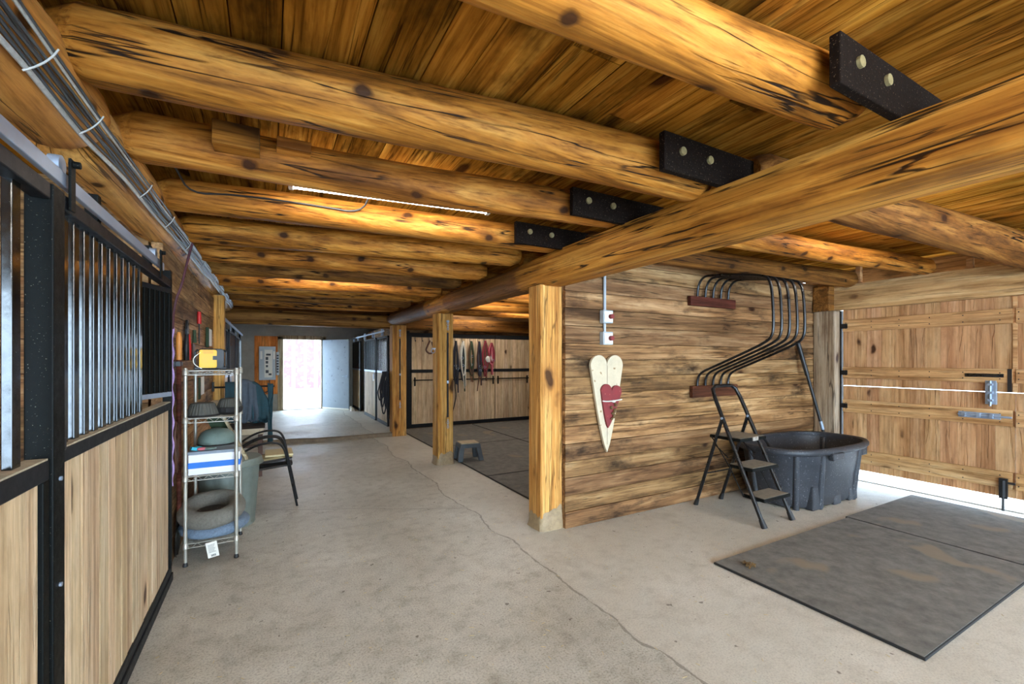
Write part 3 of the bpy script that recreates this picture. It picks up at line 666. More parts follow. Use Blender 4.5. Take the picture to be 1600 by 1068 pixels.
# ------------------------------------------------------------------ cables on the left log
def cable(name, pts, r, mat, lab, grp, n=6, it=2):
    o = MB().tube(smooth_path(pts, it), r, n).build(name, mat, smooth=True, origin=tuple(pts[0]))
    return tag(o, lab, 'cable', grp, 'thing')
offs = [-.064, -.044, -.028, -.012, .004, .022, .040, .060]
rr = random.Random(3)
for i, of in enumerate(offs):
    pts = []
    y = .3
    while y < 8.9:
        f = min(1, max(0, (y-.3)/2.4)); rad = (.176 if y < 2.3 else .162-.005*(y-2.4)) + .004
        cx, cz = (-.715, 2.46) if y < 2.35 else (-.70+.006*(y-2.4), 2.455)
        spread = of*(1-.35*f)+.013*noise.noise((y*2.0, i*3.7, 0))
        th = R(-36+14*max(0, min(1, (y-2.0)/4)))+spread/rad
        pts.append((cx+rad*math.cos(th), y, cz+rad*math.sin(th))); y += .16
    cols = ['cablew', 'cable', 'cable', 'cable', 'cableb', 'cable', 'cablew', 'cable']
    labs = ['lowest pale twisted cable stapled along the left log', 'grey cable just above the lowest twisted one on the left log', 'third grey cable from below in the bundle along the left log', 'fourth grey cable from below in the bundle along the left log',
            'black cable in the middle of the bundle on the left log', 'grey cable directly above the black one on the left log', 'pale upper cable of the bundle on the left log', 'topmost grey cable of the bundle on the left log']
    cable('electric_cable', pts, .0048 if i else .008, cols[i], labs[i], 'cables stapled along the left log')
for i, y in enumerate((1.75, 2.15, 2.9, 3.5, 4.2, 5.0, 6.0)):
    rad = (.176 if y < 2.3 else .162-.005*(y-2.4)); cx, cz = (-.715, 2.46) if y < 2.35 else (-.70+.006*(y-2.4), 2.455)
    c0 = R(-36+14*max(0, min(1, (y-2.0)/4))); w_ = .07/rad*(1-.35*min(1, max(0, (y-.3)/2.4)))
    m = MB().tube([(cx+(rad+.011)*math.cos(c0+w_*q), y+.01*q, cz+(rad+.011)*math.sin(c0+w_*q)) for q in (-1, -.5, 0, .5, 1)], .0028, 6)
    tag(m.build('cable_staple', 'cablew', smooth=True, origin=(cx, y, cz)), 'pale staple strip across the cable bundle on the left log, %s from the camera' % ordn[i], 'staple', 'staples over the cable bundle', 'thing')
cable('electric_cable', [(-.5, 2.9, 2.645), (-.45, 3.0, 2.55), (-.42, 3.265, 2.50), (-.2, 3.24, 2.53), (.3, 3.18, 2.52), (.55, 3.145, 2.5), (.6, 3.05, 2.63)], .006, 'cableb', 'thin black cable stapled along the joist behind the lit strip lamp', 'cables at the joists')
cable('electric_cable', [(-.50, 4.0, 2.36), (-.53, 3.97, 2.2), (-.55, 3.93, 2.05), (-.60, 3.95, 1.9), (-.605, 3.93, 1.72)], .008, 'maroonc', 'dark maroon cord hanging from the log to the stall end post', 'cords beside the stall post')
pts = [(-.606+.008*math.sin(i*1.9), 3.93+.012*math.cos(i*1.9), 1.75-.05*i) for i in range(24)]
cable('electric_cable', pts, .007, 'lav', 'lavender twisted cord hanging down beside the stall end post', 'cords beside the stall post')

# ------------------------------------------------------------------ wire shelf and its load
sx0, sx1, sy0, sy1 = -.535, -.22, 3.95, 4.45
t = thing('wire_shelf', ((sx0+sx1)/2, (sy0+sy1)/2, 0), 'four tier chrome wire shelf standing against the tool wall', 'shelf')
for x in (sx0, sx1):
    for y in (sy0, sy1):
        p = MB().tube([(x, y, .03), (x, y, 1.44)], .0125, 12).build('post', 'chrome', t, smooth=True)
        MB().lathe([(.016, 0), (.018, .008), (.012, .03)], (x, y, 0), 12).build('foot', 'blkpl', p, smooth=True)
for z in (.16, .647, 1.07, 1.42):
    m = MB()
    for zz in (z, z-.03):
        m.tube([(sx0, sy0, zz), (sx1, sy0, zz), (sx1, sy1, zz), (sx0, sy1, zz)], .0035, 6, closed=True)
    for (ax0, ay0, ax1, ay1) in ((sx0, sy0, sx1, sy0), (sx1, sy0, sx1, sy1), (sx0, sy1, sx1, sy1), (sx0, sy0, sx0, sy1)):
        L = math.hypot(ax1-ax0, ay1-ay0); kk = int(L/.035)
        m.tube([(ax0+(ax1-ax0)*i/kk, ay0+(ay1-ay0)*i/kk, z-(.03 if i % 2 else 0)) for i in range(kk+1)], .0025, 5)
    y = sy0+.02
    while y < sy1: m.tube([(sx0, y, z+.003), (sx1, y, z+.003)], .002, 5); y += .025
    for x in (sx0, sx1):
        for y in (sy0, sy1): m.lathe([(.0135, -.035), (.019, -.03), (.017, .008), (.0135, .012)], (x, y, z), 10)
    m.build('shelf', 'chrome', t, smooth=True)
# yellow charger / radio
cx, cy, cz = -.40, 4.10, 1.4255
t = thing('battery_charger', (cx, cy, cz), 'yellow and black power tool charger on the top shelf', 'charger')
rot = Matrix.Translation((cx, cy, cz)) @ Matrix.Rotation(R(4), 4, 'Z')
def rp(w_, h, rad, n=6, cx_=0, cy_=0):
    out = []
    for qx, qy, a0 in ((w_/2-rad, h/2-rad, 0), (-w_/2+rad, h/2-rad, 90), (-w_/2+rad, -h/2+rad, 180), (w_/2-rad, -h/2+rad, 270)):
        for i in range(n+1): a = R(a0+90*i/n); out.append((cx_+qx+rad*math.cos(a), cy_+qy+rad*math.sin(a)))
    return out
UPR = Matrix.Rotation(R(90), 4, 'X')     # local xy -> world x,z ; local z -> -y
m = MB(); m.prism(rp(.165, .155, .025, 6, 0, .083), .085, rot @ Matrix.Translation((.01, .04, 0)) @ UPR); m.build('body', 'blkpl', t, bevel=.006)
m = MB(); m.prism(rp(.112, .138, .014, 5, -.012, .083), .01, rot @ Matrix.Translation((0, -.042, 0)) @ UPR); fp = m.build('front_plate', 'yellow', t, bevel=.003)
lettering('DEWALT', .026, rot @ Matrix.Translation((-.012, -.0535, .032)) @ UPR, 'blkpl', t)
m = MB(); m.box(.018, .046, -.056, -.05, .075, .105, rot); m.build('socket', 'blkpl', t)
m = MB()
for i in range(4): m.box(-.045, .02, -.0535, -.052, .125+.006*i, .127+.006*i, rot)
m.build('vent_slots', 'orange', t)
for sx in (-1, 1):
    m = MB(); m.tube([rot @ Vector((sx*.085+.005, -.03, .02)), rot @ Vector((sx*.098+.005, -.035, .03)), rot @ Vector((sx*.098+.005, -.035, .135)), rot @ Vector((sx*.082+.005, -.02, .15))], .008, 8); m.build('guard', 'blkpl', t, smooth=True)
    m = MB(); m.box(sx*.08-.025+.005, sx*.08+.025+.005, -.045, .04, 0, .022, rot); m.build('foot', 'blkpl', t, bevel=.006)
m = MB(); m.tube(smooth_path([rot @ Vector(p) for p in ((-.06, -.05, .13), (-.105, -.055, .09), (-.1, -.055, .04), (-.05, -.056, .008))]), .003, 6); m.build('wire', 'white', t, smooth=True)
tag(MB().box(-.43, -.36, 4.25, 4.33, 1.4255, 1.50).build('small_box', 'grey_pl', origin=(-.4, 4.29, 1.425), bevel=.006), 'small grey device behind the yellow charger on the top shelf', 'box', kind='thing')
# feed pans upside down
def pan(x, y, z, r, h, lab):
    t = thing('feed_pan', (x, y, z), lab, 'feed pan', 'rubber feed pans on the second shelf')
    mod = lambda j, zz: 1+(.018 if j % 2 else -.018)
    MB().lathe([(r*1.06, 0), (r*1.08, h*.08), (r*1.03, h*.14)], (x, y, z), 48).build('rim', 'rubedge', t, smooth=True)
    MB().lathe([(r, h*.1), (r*.78, h*.86), (r*.72, h)], (x, y, z), 56, mod=mod).build('ribbed_wall', 'feed', t, smooth=True, sharp=20)
    MB().lathe([(r*.70, h*.93), (r*.72, h*1.0), (r*.64, h*1.05), (r*.58, h*1.02)], (x, y, z), 40).build('base_ring', 'feed', t, smooth=True)
pan(-.445, 4.08, 1.0755, .105, .095, 'black ribbed feed pan upside down at the left of the second shelf')
pan(-.275, 4.12, 1.1255, .085, .07, 'black ribbed feed pan upside down on top of the shallow bowl, second shelf')
t = MB().lathe([(.055, 0), (.085, .02), (.09, .05), (.06, .045)], (-.275, 4.12, 1.0755), 32, mod=lambda j, z: 1+(.02 if j % 2 else -.02)); tag(t.build('feed_bowl', 'rubedge', smooth=True, origin=(-.275, 4.12, 1.075), sharp=20), 'shallow black scalloped bowl under the right feed pan', 'bowl', kind='thing')
tag(MB().box(-.42, -.25, 4.27, 4.42, 1.0755, 1.165).build('wooden_box', 'tan_pl', origin=(-.35, 4.35, 1.075), bevel=.006), 'tan box behind the two feed pans on the second shelf', 'box', kind='thing')
# carton
t = thing('carton', (-.37, 4.11, .651), 'long white carton with a blue stripe on the third shelf', 'carton')
cb = (-.522, -.198, 3.975, 4.19, .6515, .80)
B(*cb).build('body', 'boxw', t, bevel=.003)
m = MB(); m.box(cb[0]-.001, cb[1]+.001, cb[2]-.0012, cb[2]-.0002, .700, .743); m.box(cb[1]-.0002, cb[1]+.0012, cb[2]-.001, cb[3], .700, .743); m.build('blue_stripe', 'boxb', t)
B(cb[0]-.004, cb[1]-.03, cb[2]-.002, cb[3]+.002, .8005, .822).build('lid', 'grey_lid', t, bevel=.003)
lettering('CLARAR', .022, Matrix.Translation((-.375, cb[2]-.0013, .722)) @ UPR, 'boxw', t)
# dome
t = thing('riding_helmet', (-.375, 4.30, .651), 'grey green dome shaped helmet behind the white carton', 'helmet')
m = MB(); m.lathe([(.128, .17), (.13, .19), (.125, .225), (.108, .26), (.075, .285), (.03, .297), (.004, .299)], (-.375, 4.30, .651), 30, mod=lambda j, z: 1+.012*math.sin(j*1.3)); m.build('shell', 'dome', t, smooth=True)
MB().lathe([(.10, 0), (.115, .10), (.128, .172)], (-.375, 4.30, .651), 30).build('liner', 'feed', t, smooth=True)
MB().tube([(-.375+.128*math.cos(a), 4.30+.128*math.sin(a), .651+.175) for a in [2*PI*i/30 for i in range(30)]], .006, 6, closed=True).build('brim', 'rubedge', t, smooth=True)
m = MB(); m.obox((-.49, 4.04, .835), (.05, .04, .022), (0, .3, .4)); m.ball((-.47, 4.06, .836), (.03, .03, .014)); tag(m.build('cloth', 'teal_pl', smooth=True, origin=(-.49, 4.05, .823)), 'small turquoise cloth lying on the left end of the carton', 'cloth', kind='thing')
m = MB(); m.ball((-.445, 4.02, .834), (.03, .02, .012)); tag(m.build('pink_rag', 'pink', smooth=True, origin=(-.445, 4.02, .823)), 'crumpled pink rag beside the turquoise cloth on the carton', 'rag', kind='thing')
m = MB(); m.ball((-.40, 4.03, .832), (.05, .03, .010)); tag(m.build('folded_rag', 'dome', smooth=True, origin=(-.40, 4.03, .823)), 'flat grey green rag lying in the middle of the carton lid', 'rag', kind='thing')
m = MB(); m.obox((-.26, 4.36, .87), (.022, .05, .46), (0, -.42, 0)); tag(m.build('leaning_board', 'greywood', origin=(-.25, 4.36, .66), bevel=.003), 'grey board leaning diagonally behind the carton on the third shelf', 'board', kind='thing')
m = MB(); m.obox((-.33, 4.42, .86), (.11, .02, .38), (0, -.42, 0)); tag(m.build('green_board', 'greenw', origin=(-.33, 4.42, .66), bevel=.003), 'dark green panel leaning behind the helmet on the third shelf', 'panel', kind='thing')
# dog beds
def bed(name, c, rx, ry, rt, h, mat, lab, inner=None, tilt=0.0):
    t = thing(name, c, lab, 'dog bed', 'dog beds on the bottom shelf')
    rings = []; n = 40; k = 16
    for i in range(n+1):
        a = 2*PI*i/n; ring = []
        lump = 1+.08*noise.noise((math.cos(a)*2, math.sin(a)*2, c[2]*5))
        for j in range(k):
            b = 2*PI*j/k; q = rt*lump*(1+.04*noise.noise((i*.6, j*.8, c[2])))
            r_ = q*math.cos(b); zz = c[2]+h/2+h/2*lump*math.sin(b)
            ring.append((c[0]+(rx-rt+r_)*math.cos(a), c[1]+(ry-rt+r_)*math.sin(a), zz+tilt*math.sin(a)))
        rings.append(ring)
    rings[-1] = rings[0]
    MB().loft(rings, False, False).build('bolster', mat, t, smooth=True)
    m = MB(); m.lathe([(1, 0.004), (1, h*.35), (.6, h*.46), (.1, h*.42)], c, 28, rx-rt*.9, ry-rt*.9); m.build('cushion', inner or mat, t, smooth=True)
    return t
bed('dog_bed', (-.375, 4.17, .167), .235, .26, .09, .10, 'bedb', 'blue grey fleece dog bed underneath the plush one on the bottom shelf')
bed('dog_bed', (-.392, 4.16, .268), .228, .255, .062, .135, 'bedg', 'grey donut dog bed with dark plush hollow, on top of the fleece one', 'bedd', tilt=.03)
t = thing('price_tag', (-.37, 3.93, .06), 'white tag with small print hanging from the bottom shelf', 'tag')
tm = Matrix.Translation((-.37, 3.935, .095)) @ Matrix.Rotation(R(-9), 4, 'Y')
MB().box(-.035, .035, -.0008, .0008, -.055, .06, tm).build('card', 'white', t)
m = MB()
for i in range(7): m.box(-.024, .02-.004*(i % 3), -.0016, -.0009, .038-.009*i, .0405-.009*i, tm)
for i in range(7): m.box(-.014+.0045*i, -.0115+.0045*i+.001*(i % 2), -.0016, -.0009, -.048, -.033, tm)
m.build('print', 'grey_pl', t)
MB().tube([tm @ Vector((0, 0, .055)), (-.37, 3.947, .158)], .0012, 5).build('string', 'white', t)

# ------------------------------------------------------------------ tools on the wall
WX = -.632
t = thing('shovel', (-.60, 4.17, 0), 'long shovel with an orange brown handle clamped to the wall beside the stall post', 'shovel')
MB().tube([(-.60, 4.14, .30), (-.60, 4.14, 1.50)], .016, 10).build('shaft', 'darkwood', t, smooth=True)
MB().tube([(-.60, 4.14, 1.50), (-.60, 4.14, 1.66), (-.60, 4.14, 1.71)], [.018, .02, .012], 10).build('handle', 'orange', t, smooth=True)
m = MB(); rings = [[(-.60-.02*(1-abs(u))-.012*f, 4.14+u*(.03+.075*min(1, f*3)*(1 if f < .8 else (1-f)*5)), .32-.30*f) for u in (-1, -.6, -.2, .2, .6, 1)] for f in [i/8 for i in range(9)]]
m.loft(rings, closed=False); o = m.build('blade', 'iron', t, smooth=True); o.modifiers.new('s', 'SOLIDIFY').thickness = .004
t = thing('tool_clamp', (-.61, 4.14, 1.46), 'grey clamp bracket holding the shovel on the tool wall', 'clamp')
MB().box(-.637, -.615, 4.05, 4.24, 1.45, 1.49).build('rail', 'grey_pl', t, bevel=.003)
for y in (4.10, 4.18): MB().box(-.615, -.585, y-.012, y+.012, 1.452, 1.488).build('jaw', 'grey_pl', t, bevel=.004)
t = thing('hedge_shears', (WX, 4.62, 1.5), 'shears with red grips hanging on the tool wall', 'shears')
m = MB(); m.tube(smooth_path([(-.61, 4.66, 1.50), (-.605, 4.70, 1.62), (-.61, 4.64, 1.74)]), [.017]*10, 8) if False else m.tube([(-.612, 4.68, 1.50), (-.612, 4.69, 1.6), (-.612, 4.65, 1.72)], [.02, .022, .014], 10); m.build('grip', 'redp', t, smooth=True)
m = MB(); m.tube([(-.612, 4.58, 1.50), (-.612, 4.56, 1.6), (-.612, 4.60, 1.72)], [.02, .022, .014], 10); m.build('grip', 'blkpl', t, smooth=True)
m = MB(); m.prism([(-.05, 0), (.05, 0), (.055, .05), (.03, .13), (-.03, .13), (-.055, .05)], .016, Matrix.Translation((-.622, 4.625, 1.71)) @ Matrix.Rotation(R(90), 4, 'Z') @ UPR); m.build('blades', 'iron', t, bevel=.003)
t = thing('screwdriver', (WX, 5.4, 1.7), 'small tool with red handle hanging high on the tool wall', 'screwdriver')
MB().tube([(-.615, 5.37, 1.98), (-.615, 5.37, 1.86)], [.016, .02], 10).build('handle', 'redp', t, smooth=True)
MB().tube([(-.615, 5.37, 1.86), (-.615, 5.37, 1.66)], .006, 8).build('shaft', 'iron', t, smooth=True)
t = thing('garden_trowel', (WX, 5.05, 1.5), 'dark trowel with wooden grip hanging beside the red gripped shears', 'trowel')
MB().tube([(-.615, 5.05, 1.78), (-.615, 5.05, 1.66)], [.014, .017], 10).build('grip', 'greenw', t, smooth=True)
m = MB(); m.prism([(-.05, .12), (.05, .12), (.04, .0), (0, -.05), (-.04, 0)], .008, Matrix.Translation((-.625, 5.05, 1.53)) @ Matrix.Rotation(R(90), 4, 'Z') @ UPR); m.build('blade', 'leather', t, bevel=.002)
t = thing('dustpan', (WX, 6.2, 1.6), 'white plastic dustpan hanging near the end of the tool wall', 'dustpan')
m = MB(); m.prism(rp(.30, .2, .03, 4), .03, Matrix.Translation((-.632, 6.2, 1.76)) @ Matrix.Rotation(R(90), 4, 'Z') @ UPR); m.build('pan', 'white', t, bevel=.006)
MB().box(-.63, -.6, 6.02, 6.06, 1.64, 1.87).build('edge', 'greenw', t, bevel=.004)
t = thing('notice_card', (WX, 5.75, 1.13), 'white paper card pinned low on the tool wall, seen through the wire shelf', 'card')
MB().box(-.634, -.630, 5.6, 5.9, 1.13, 1.32).build('sheet', 'white', t)
MB().box(-.634, -.622, 5.45, 5.56, 1.10, 1.32).build('dark_edge', 'greenw', t)
# coil of strap at shelf foot of the stall post
pts = []
for i in range(60): a = i*.42; pts.append((-.605+.012*math.sin(i), 4.02+.06*math.cos(a)*(1+.1*math.sin(i)), .86+.17*math.sin(a)+.03*math.sin(i*.7)))
tag(MB().tube(smooth_path(pts, 1), .006, 5).build('strap_coil', 'leather', smooth=True, origin=(-.605, 4.02, .7)), 'loose coil of brown strap hanging on the wall behind the wire shelf', 'strap', kind='thing')

# ------------------------------------------------------------------ trash can, chairs, bench, blankets
t = thing('trash_can', (-.325, 4.79, 0), 'galvanised ribbed trash can with lid behind the wire shelf', 'trash can')
MB().lathe([(.205, 0), (.21, .012), (.205, .03), (.245, .545), (.252, .555), (.24, .556)], (-.325, 4.79, 0), 72, mod=lambda j, z: 1+(.022 if (j//3) % 2 else -.022) if .035 < z < .54 or z == .03 else 1).build('body', 'galvd', t, smooth=True, sharp=30)
ld = MB().lathe([(.27, .545), (.272, .56), (.262, .60), (.255, .607), (.18, .618), (.06, .63), (.01, .632)], (-.325, 4.79, 0), 56); ld = ld.build('lid', 'galvd', t, smooth=True, sharp=25)
MB().tube(smooth_path([(-.38, 4.79, .625), (-.375, 4.79, .665), (-.285, 4.79, .665), (-.28, 4.79, .625)]), .006, 7).build('lid_handle', 'galvd', ld, smooth=True)
MB().tube([(-.325+.273*math.cos(2*PI*i/48), 4.79+.273*math.sin(2*PI*i/48), .549) for i in range(48)], .006, 6, closed=True).build('lid_rim', 'galvd', ld, smooth=True)

def chair(name, dx, dy, dz, seatmat, lab):
    t = thing(name, (dx, dy, dz), lab, 'chair', 'stacked patio chairs by the trash can')
    for sy in (-.19, .19):
        pts = smooth_path([(-.33, sy, .50), (-.22, sy, .60), (-.10, sy, .66), (.05, sy, .675), (.13, sy, .62), (.165, sy, .45), (.25, sy, .0)], 3)
        MB().tube([(x+dx, y+dy, z+dz) for x, y, z in pts], .011, 8).build('arm_and_front_leg', 'iron', t, smooth=True)
        MB().tube([(x+dx, y+dy, z+dz) for x, y, z in ((-.14, sy, .43), (-.24, sy, .25), (-.36, sy, 0.0))], .010, 8).build('rear_leg', 'iron', t, smooth=True)
    m = MB(); m.tube([(x+dx, y+dy, z+dz) for x, y, z in ((-.36, -.19, .66), (-.2, -.19, .40), (.2, -.18, .43), (.2, .18, .43), (-.2, .19, .40), (-.36, .19, .66))], .010, 8, closed=True); m.build('seat_frame', 'iron', t, smooth=True)
    m = MB(); rings = [[(x+dx, -.175+dy, z+dz), (x+dx, .175+dy, z+dz)] for x, z in ((.21, .435), (.1, .425), (-.08, .41), (-.19, .405), (-.24, .46), (-.35, .69))]
    m.loft(rings, closed=False); o = m.build('sling', seatmat, t, smooth=True); o.modifiers.new('s', 'SOLIDIFY').thickness = .006
    return t
chair('patio_chair', .0, 5.24, 0, 'blkpl', 'lower black metal patio chair of the stack beside the trash can')
chair('patio_chair', .0, 5.24, .07, 'tan', 'upper metal patio chair with tan seat, top of the stack beside the trash can')
m = MB(); m.box(-.04, .215, 5.07, 5.41, .52, .54); tag(m.build('seat_board', 'tan', origin=(.09, 5.18, .535), bevel=.004), 'tan board lying on the seat of the upper patio chair', 'board', kind='thing')
# bench
t = thing('bench', (-.25, 6.7, 0), 'small wooden bench with pale apron under the hanging blankets', 'bench')
B(-.46, -.05, 6.5, 6.95, .625, .655).build('top', 'dirt', t, bevel=.004)
B(-.455, -.065, 6.51, 6.53, .55, .625).build('apron', 'cream', t, bevel=.003)
B(-.455, -.075, 6.92, 6.94, .55, .625).build('apron', 'cream', t, bevel=.003)
for x in (-.44, -.13):
    for y in (6.54, 6.87): B(x, x+.05, y, y+.05, 0, .625).build('leg', 'leather', t, bevel=.003)
for z in (.2, .38): B(-.40, -.12, 6.55, 6.575, z, z+.03).build('rung', 'leather', t, bevel=.003)
# blanket arm and blankets
t = thing('blanket_bar', (-.55, 6.72, 1.15), 'iron blanket bar sticking out from the post at the end of the tool wall', 'blanket bar')
MB().tube([(-.62, 6.74, 1.15), (.06, 6.74, 1.15)], .012, 8).build('rod', 'iron', t, smooth=True)
MB().box(-.637, -.615, 6.69, 6.79, 1.1, 1.22).build('plate', 'iron', t, bevel=.003)
def drape(name, x0, x1, ztop, zf, zb, th, mat, lab, seed, yc=6.74, slip=0.0):
    rings = []; nx = 22
    prof = []
    for i in range(12): prof.append((-1, 1-i/11.0))
    for i in range(1, 8): a = PI*i/8; prof.append((-math.cos(a), None, math.sin(a)))
    for i in range(12): prof.append((1, i/11.0))
    for iu in range(nx+1):
        f = iu/nx; x = x0+(x1-x0)*f; ring = []
        zt = ztop-slip*f*f
        for q in prof:
            if len(q) == 3: y = yc+q[0]*th; z = zt+q[2]*th*.8; d_ = 0
            else:
                base = (zf if q[0] < 0 else zb)+.05*noise.noise((f*4, seed, q[0]))
                d_ = q[1] if q[0] > 0 else q[1]
                dd = (1-q[1]) if q[0] < 0 else q[1]
                dd = q[1] if True else dd
                z = zt-(zt-base)*dd; y = yc+q[0]*(th+.05*dd+.03*noise.noise((f*5, dd*2, seed))*(.3+dd))
                x_ = x
            ring.append((x+.03*noise.noise((z*3, f*3, seed)), y, z))
        rings.append(ring)
    m = MB(); m.loft(rings, closed=False); o = m.build(name, mat, smooth=True, origin=((x0+x1)/2, yc, ztop), sharp=80)
    s = o.modifiers.new('s', 'SOLIDIFY'); s.thickness = .012
    return tag(o, lab, 'blanket', 'blankets over the bar above the bench', 'thing')
drape('blanket', -.50, -.20, 1.19, .69, .72, .035, 'teal', 'dark teal horse blanket hanging over the bar above the bench', 1.2)
drape('blanket', -.33, -.13, 1.21, .70, .72, .055, 'slate', 'slate grey blanket strip draped over the teal one', 4.7, slip=.06)
drape('blanket', -.02, .03, 1.15, .42, .47, .04, 'teal', 'narrow dark teal strap hanging past the aisle end of the bench', 2.2)
drape('blanket', -.20, .01, 1.18, .72, .66, .05, 'teal', 'dark teal jacket slung over the aisle end of the blanket bar', 8.1, slip=.30)

# ------------------------------------------------------------------ rear left stalls
def stall_run(x, side, segs, label, z1=2.02, track=True):
    """segs: list of (y0, y1, kind); side=+1 if the aisle lies towards +x"""
    for (y0, y1, kind, lab) in segs:
        t = thing('stall_gate' if kind == 'door' else 'stall_partition', (x, (y0+y1)/2, .08), lab, 'stall door' if kind == 'door' else 'stall front', label)
        o_ = .02*side if kind == 'door' else 0
        a, b = sorted((x+o_, x+o_-.03*side))
        vboards(MB(), 1, y0+.04, y1-.04, a, b, .16, 1.22, .1).build('board_panel', 'board', t)
        a, b = sorted((x+o_+.004*side, x+o_-.036*side))
        B(a, b, y0, y1, 1.21, 1.255).build('middle_rail', 'galv', t, bevel=.003)
        B(a, b, y0, y1, z1-.04, z1).build('top_rail', 'blk', t, bevel=.003)
        B(a, b, y0, y1, .08, .16).build('bottom_rail', 'blkrail', t, bevel=.003)
        for y in (y0, y1-.045): B(a, b, y, y+.045, .16, z1).build('stile', 'blkrail', t, bevel=.003)
        n_ = max(2, int((y1-y0)/.11)); a, b = sorted((x+o_-.004*side, x+o_-.028*side))
        bars(t, [y0+(y1-y0)*(i+.5)/n_-.02 for i in range(n_)], a, b, 1.255, z1-.04, w_=.036)
        if kind == 'door':
            yy = y0+.12
            MB().box(*sorted((x+o_+.004*side, x+o_+.02*side)), yy, yy+.03, 1.05, 1.2).build('handle', 'galv', t, bevel=.003)
            MB().box(*sorted((x+o_+.002*side, x+o_+.006*side)), yy+.06, yy+.18, 1.0, 1.16).build('name_card', 'white', t)
            for yy in (y0+.1, y1-.1): MB().box(*sorted((x+o_+.004*side, x+o_+.012*side)), yy-.02, yy+.02, z1-.02, z1+.14).build('hanger', 'galv', t, bevel=.002)
stall_run(-.62, 1, [(7.15, 8.9, 'front', 'dark barred stall front just behind the wall post and blankets'), (8.95, 10.6, 'door', 'barred sliding stall door in the middle of the left rear stalls'), (10.65, 13.0, 'front', 'barred stall front next to the breaker panel')], 'rear stalls left of the aisle')
t = thing('door_track', (-.6, 10, 2.1), 'steel door track above the left rear stalls', 'track', 'tracks over the rear stalls')
B(-.6, -.575, 7.6, 12.8, 2.09, 2.13).build('rail', 'galv', t, bevel=.003)
for y in (8.0, 10.2, 12.3): B(-.64, -.6, y-.02, y+.02, 1.98, 2.12).build('bracket', 'blk', t, bevel=.003)
# rear right stalls
stall_run(2.2, -1, [(9.5, 10.55, 'front', 'barred stall front with pale boards just behind the hanks of black rope'), (10.6, 12.0, 'door', 'sliding stall door with a white card, right of the rear aisle'), (12.75, 14.0, 'front', 'narrow stall front beside the open steel door')], 'rear stalls right of the aisle')
t = thing('door_track', (2.17, 11.6, 2.06), 'steel door track above the right rear stalls', 'track', 'tracks over the rear stalls')
B(2.13, 2.155, 9.6, 13.9, 2.10, 2.135).build('rail', 'galv', t, bevel=.003)
for y in (9.9, 10.9, 11.9, 12.9, 13.6): B(2.155, 2.2, y-.02, y+.02, 2.03, 2.18).build('bracket', 'galv', t, bevel=.003)
t = thing('fire_extinguisher', (2.45, 12.4, .9), 'red fire extinguisher seen through the gap between the rear right stalls', 'extinguisher')
m = MB(); m.lathe([(.06, 0), (.085, .015), (.085, .42), (.07, .47), (.03, .5)], (2.40, 12.45, .82), 24); m.build('cylinder', 'redp', t, smooth=True)
MB().tube([(2.40, 12.45, 1.31), (2.40, 12.45, 1.40)], .02, 10).build('valve', 'blkpl', t, smooth=True)
MB().tube(smooth_path([(2.40, 12.45, 1.37), (2.33, 12.42, 1.36), (2.31, 12.40, 1.15), (2.32, 12.4, .95)]), .01, 7).build('hose', 'blkpl', t, smooth=True)
struct(hplanks(MB(), 1, 9.5, YB, 2.52, 2.56, .08, 2.3, h=.2).build('wall_rear_right', 'planky'))

# breaker panel and plywood
tag(B(-.36, .20, YB-.032, YB-.002, .55, 2.16).build('plywood_sheet', 'ply', origin=(-.08, YB, .55)), 'orange plywood sheet on the rear wall behind the breaker panel', 'plywood', kind='thing')
t = thing('breaker_box', (-.04, YB-.03, .95), 'grey electrical breaker panel with open breaker window beside the rear door', 'breaker panel')
B(-.25, .15, YB-.15, YB-.031, .95, 1.87).build('cabinet', 'panelg', t, bevel=.006)
B(-.12, .07, YB-.158, YB-.15, 1.02, 1.78).build('inner_plate', 'white', t, bevel=.002)
m = MB()
for (x, z, w_, h_) in ((-.08, 1.62, .11, .05), (-.09, 1.50, .06, .08), (-.09, 1.40, .06, .07), (-.085, 1.30, .05, .06), (-.09, 1.14, .07, .08), (-.02, 1.08, .07, .05)): m.box(x, x+w_, YB-.17, YB-.158, z, z+h_)
m.build('breakers', 'blkpl', t)
for x in (-.22, .09): B(x, x+.05, YB-.152, YB-.15, 1.52, 1.74).build('card', 'white', t)
t = thing('switch_box', (.2, YB-.05, 1.1), 'slim side box with a column of dark switches right of the breaker panel', 'switch box')
B(.165, .235, YB-.13, YB-.031, 1.08, 1.72).build('cabinet', 'panelg', t, bevel=.004)
m = MB()
for i in range(7): m.box(.175, .225, YB-.14, YB-.13, 1.15+.075*i, 1.19+.075*i)
m.build('switches', 'blkpl', t)
cable('electric_cable', [(.0, YB-.06, .95), (.02, YB-.06, .75), (-.05, YB-.05, .62), (-.12, YB-.05, .6)], .012, 'cableb', 'short cable looping below the breaker panel', 'cables by the breaker panel')
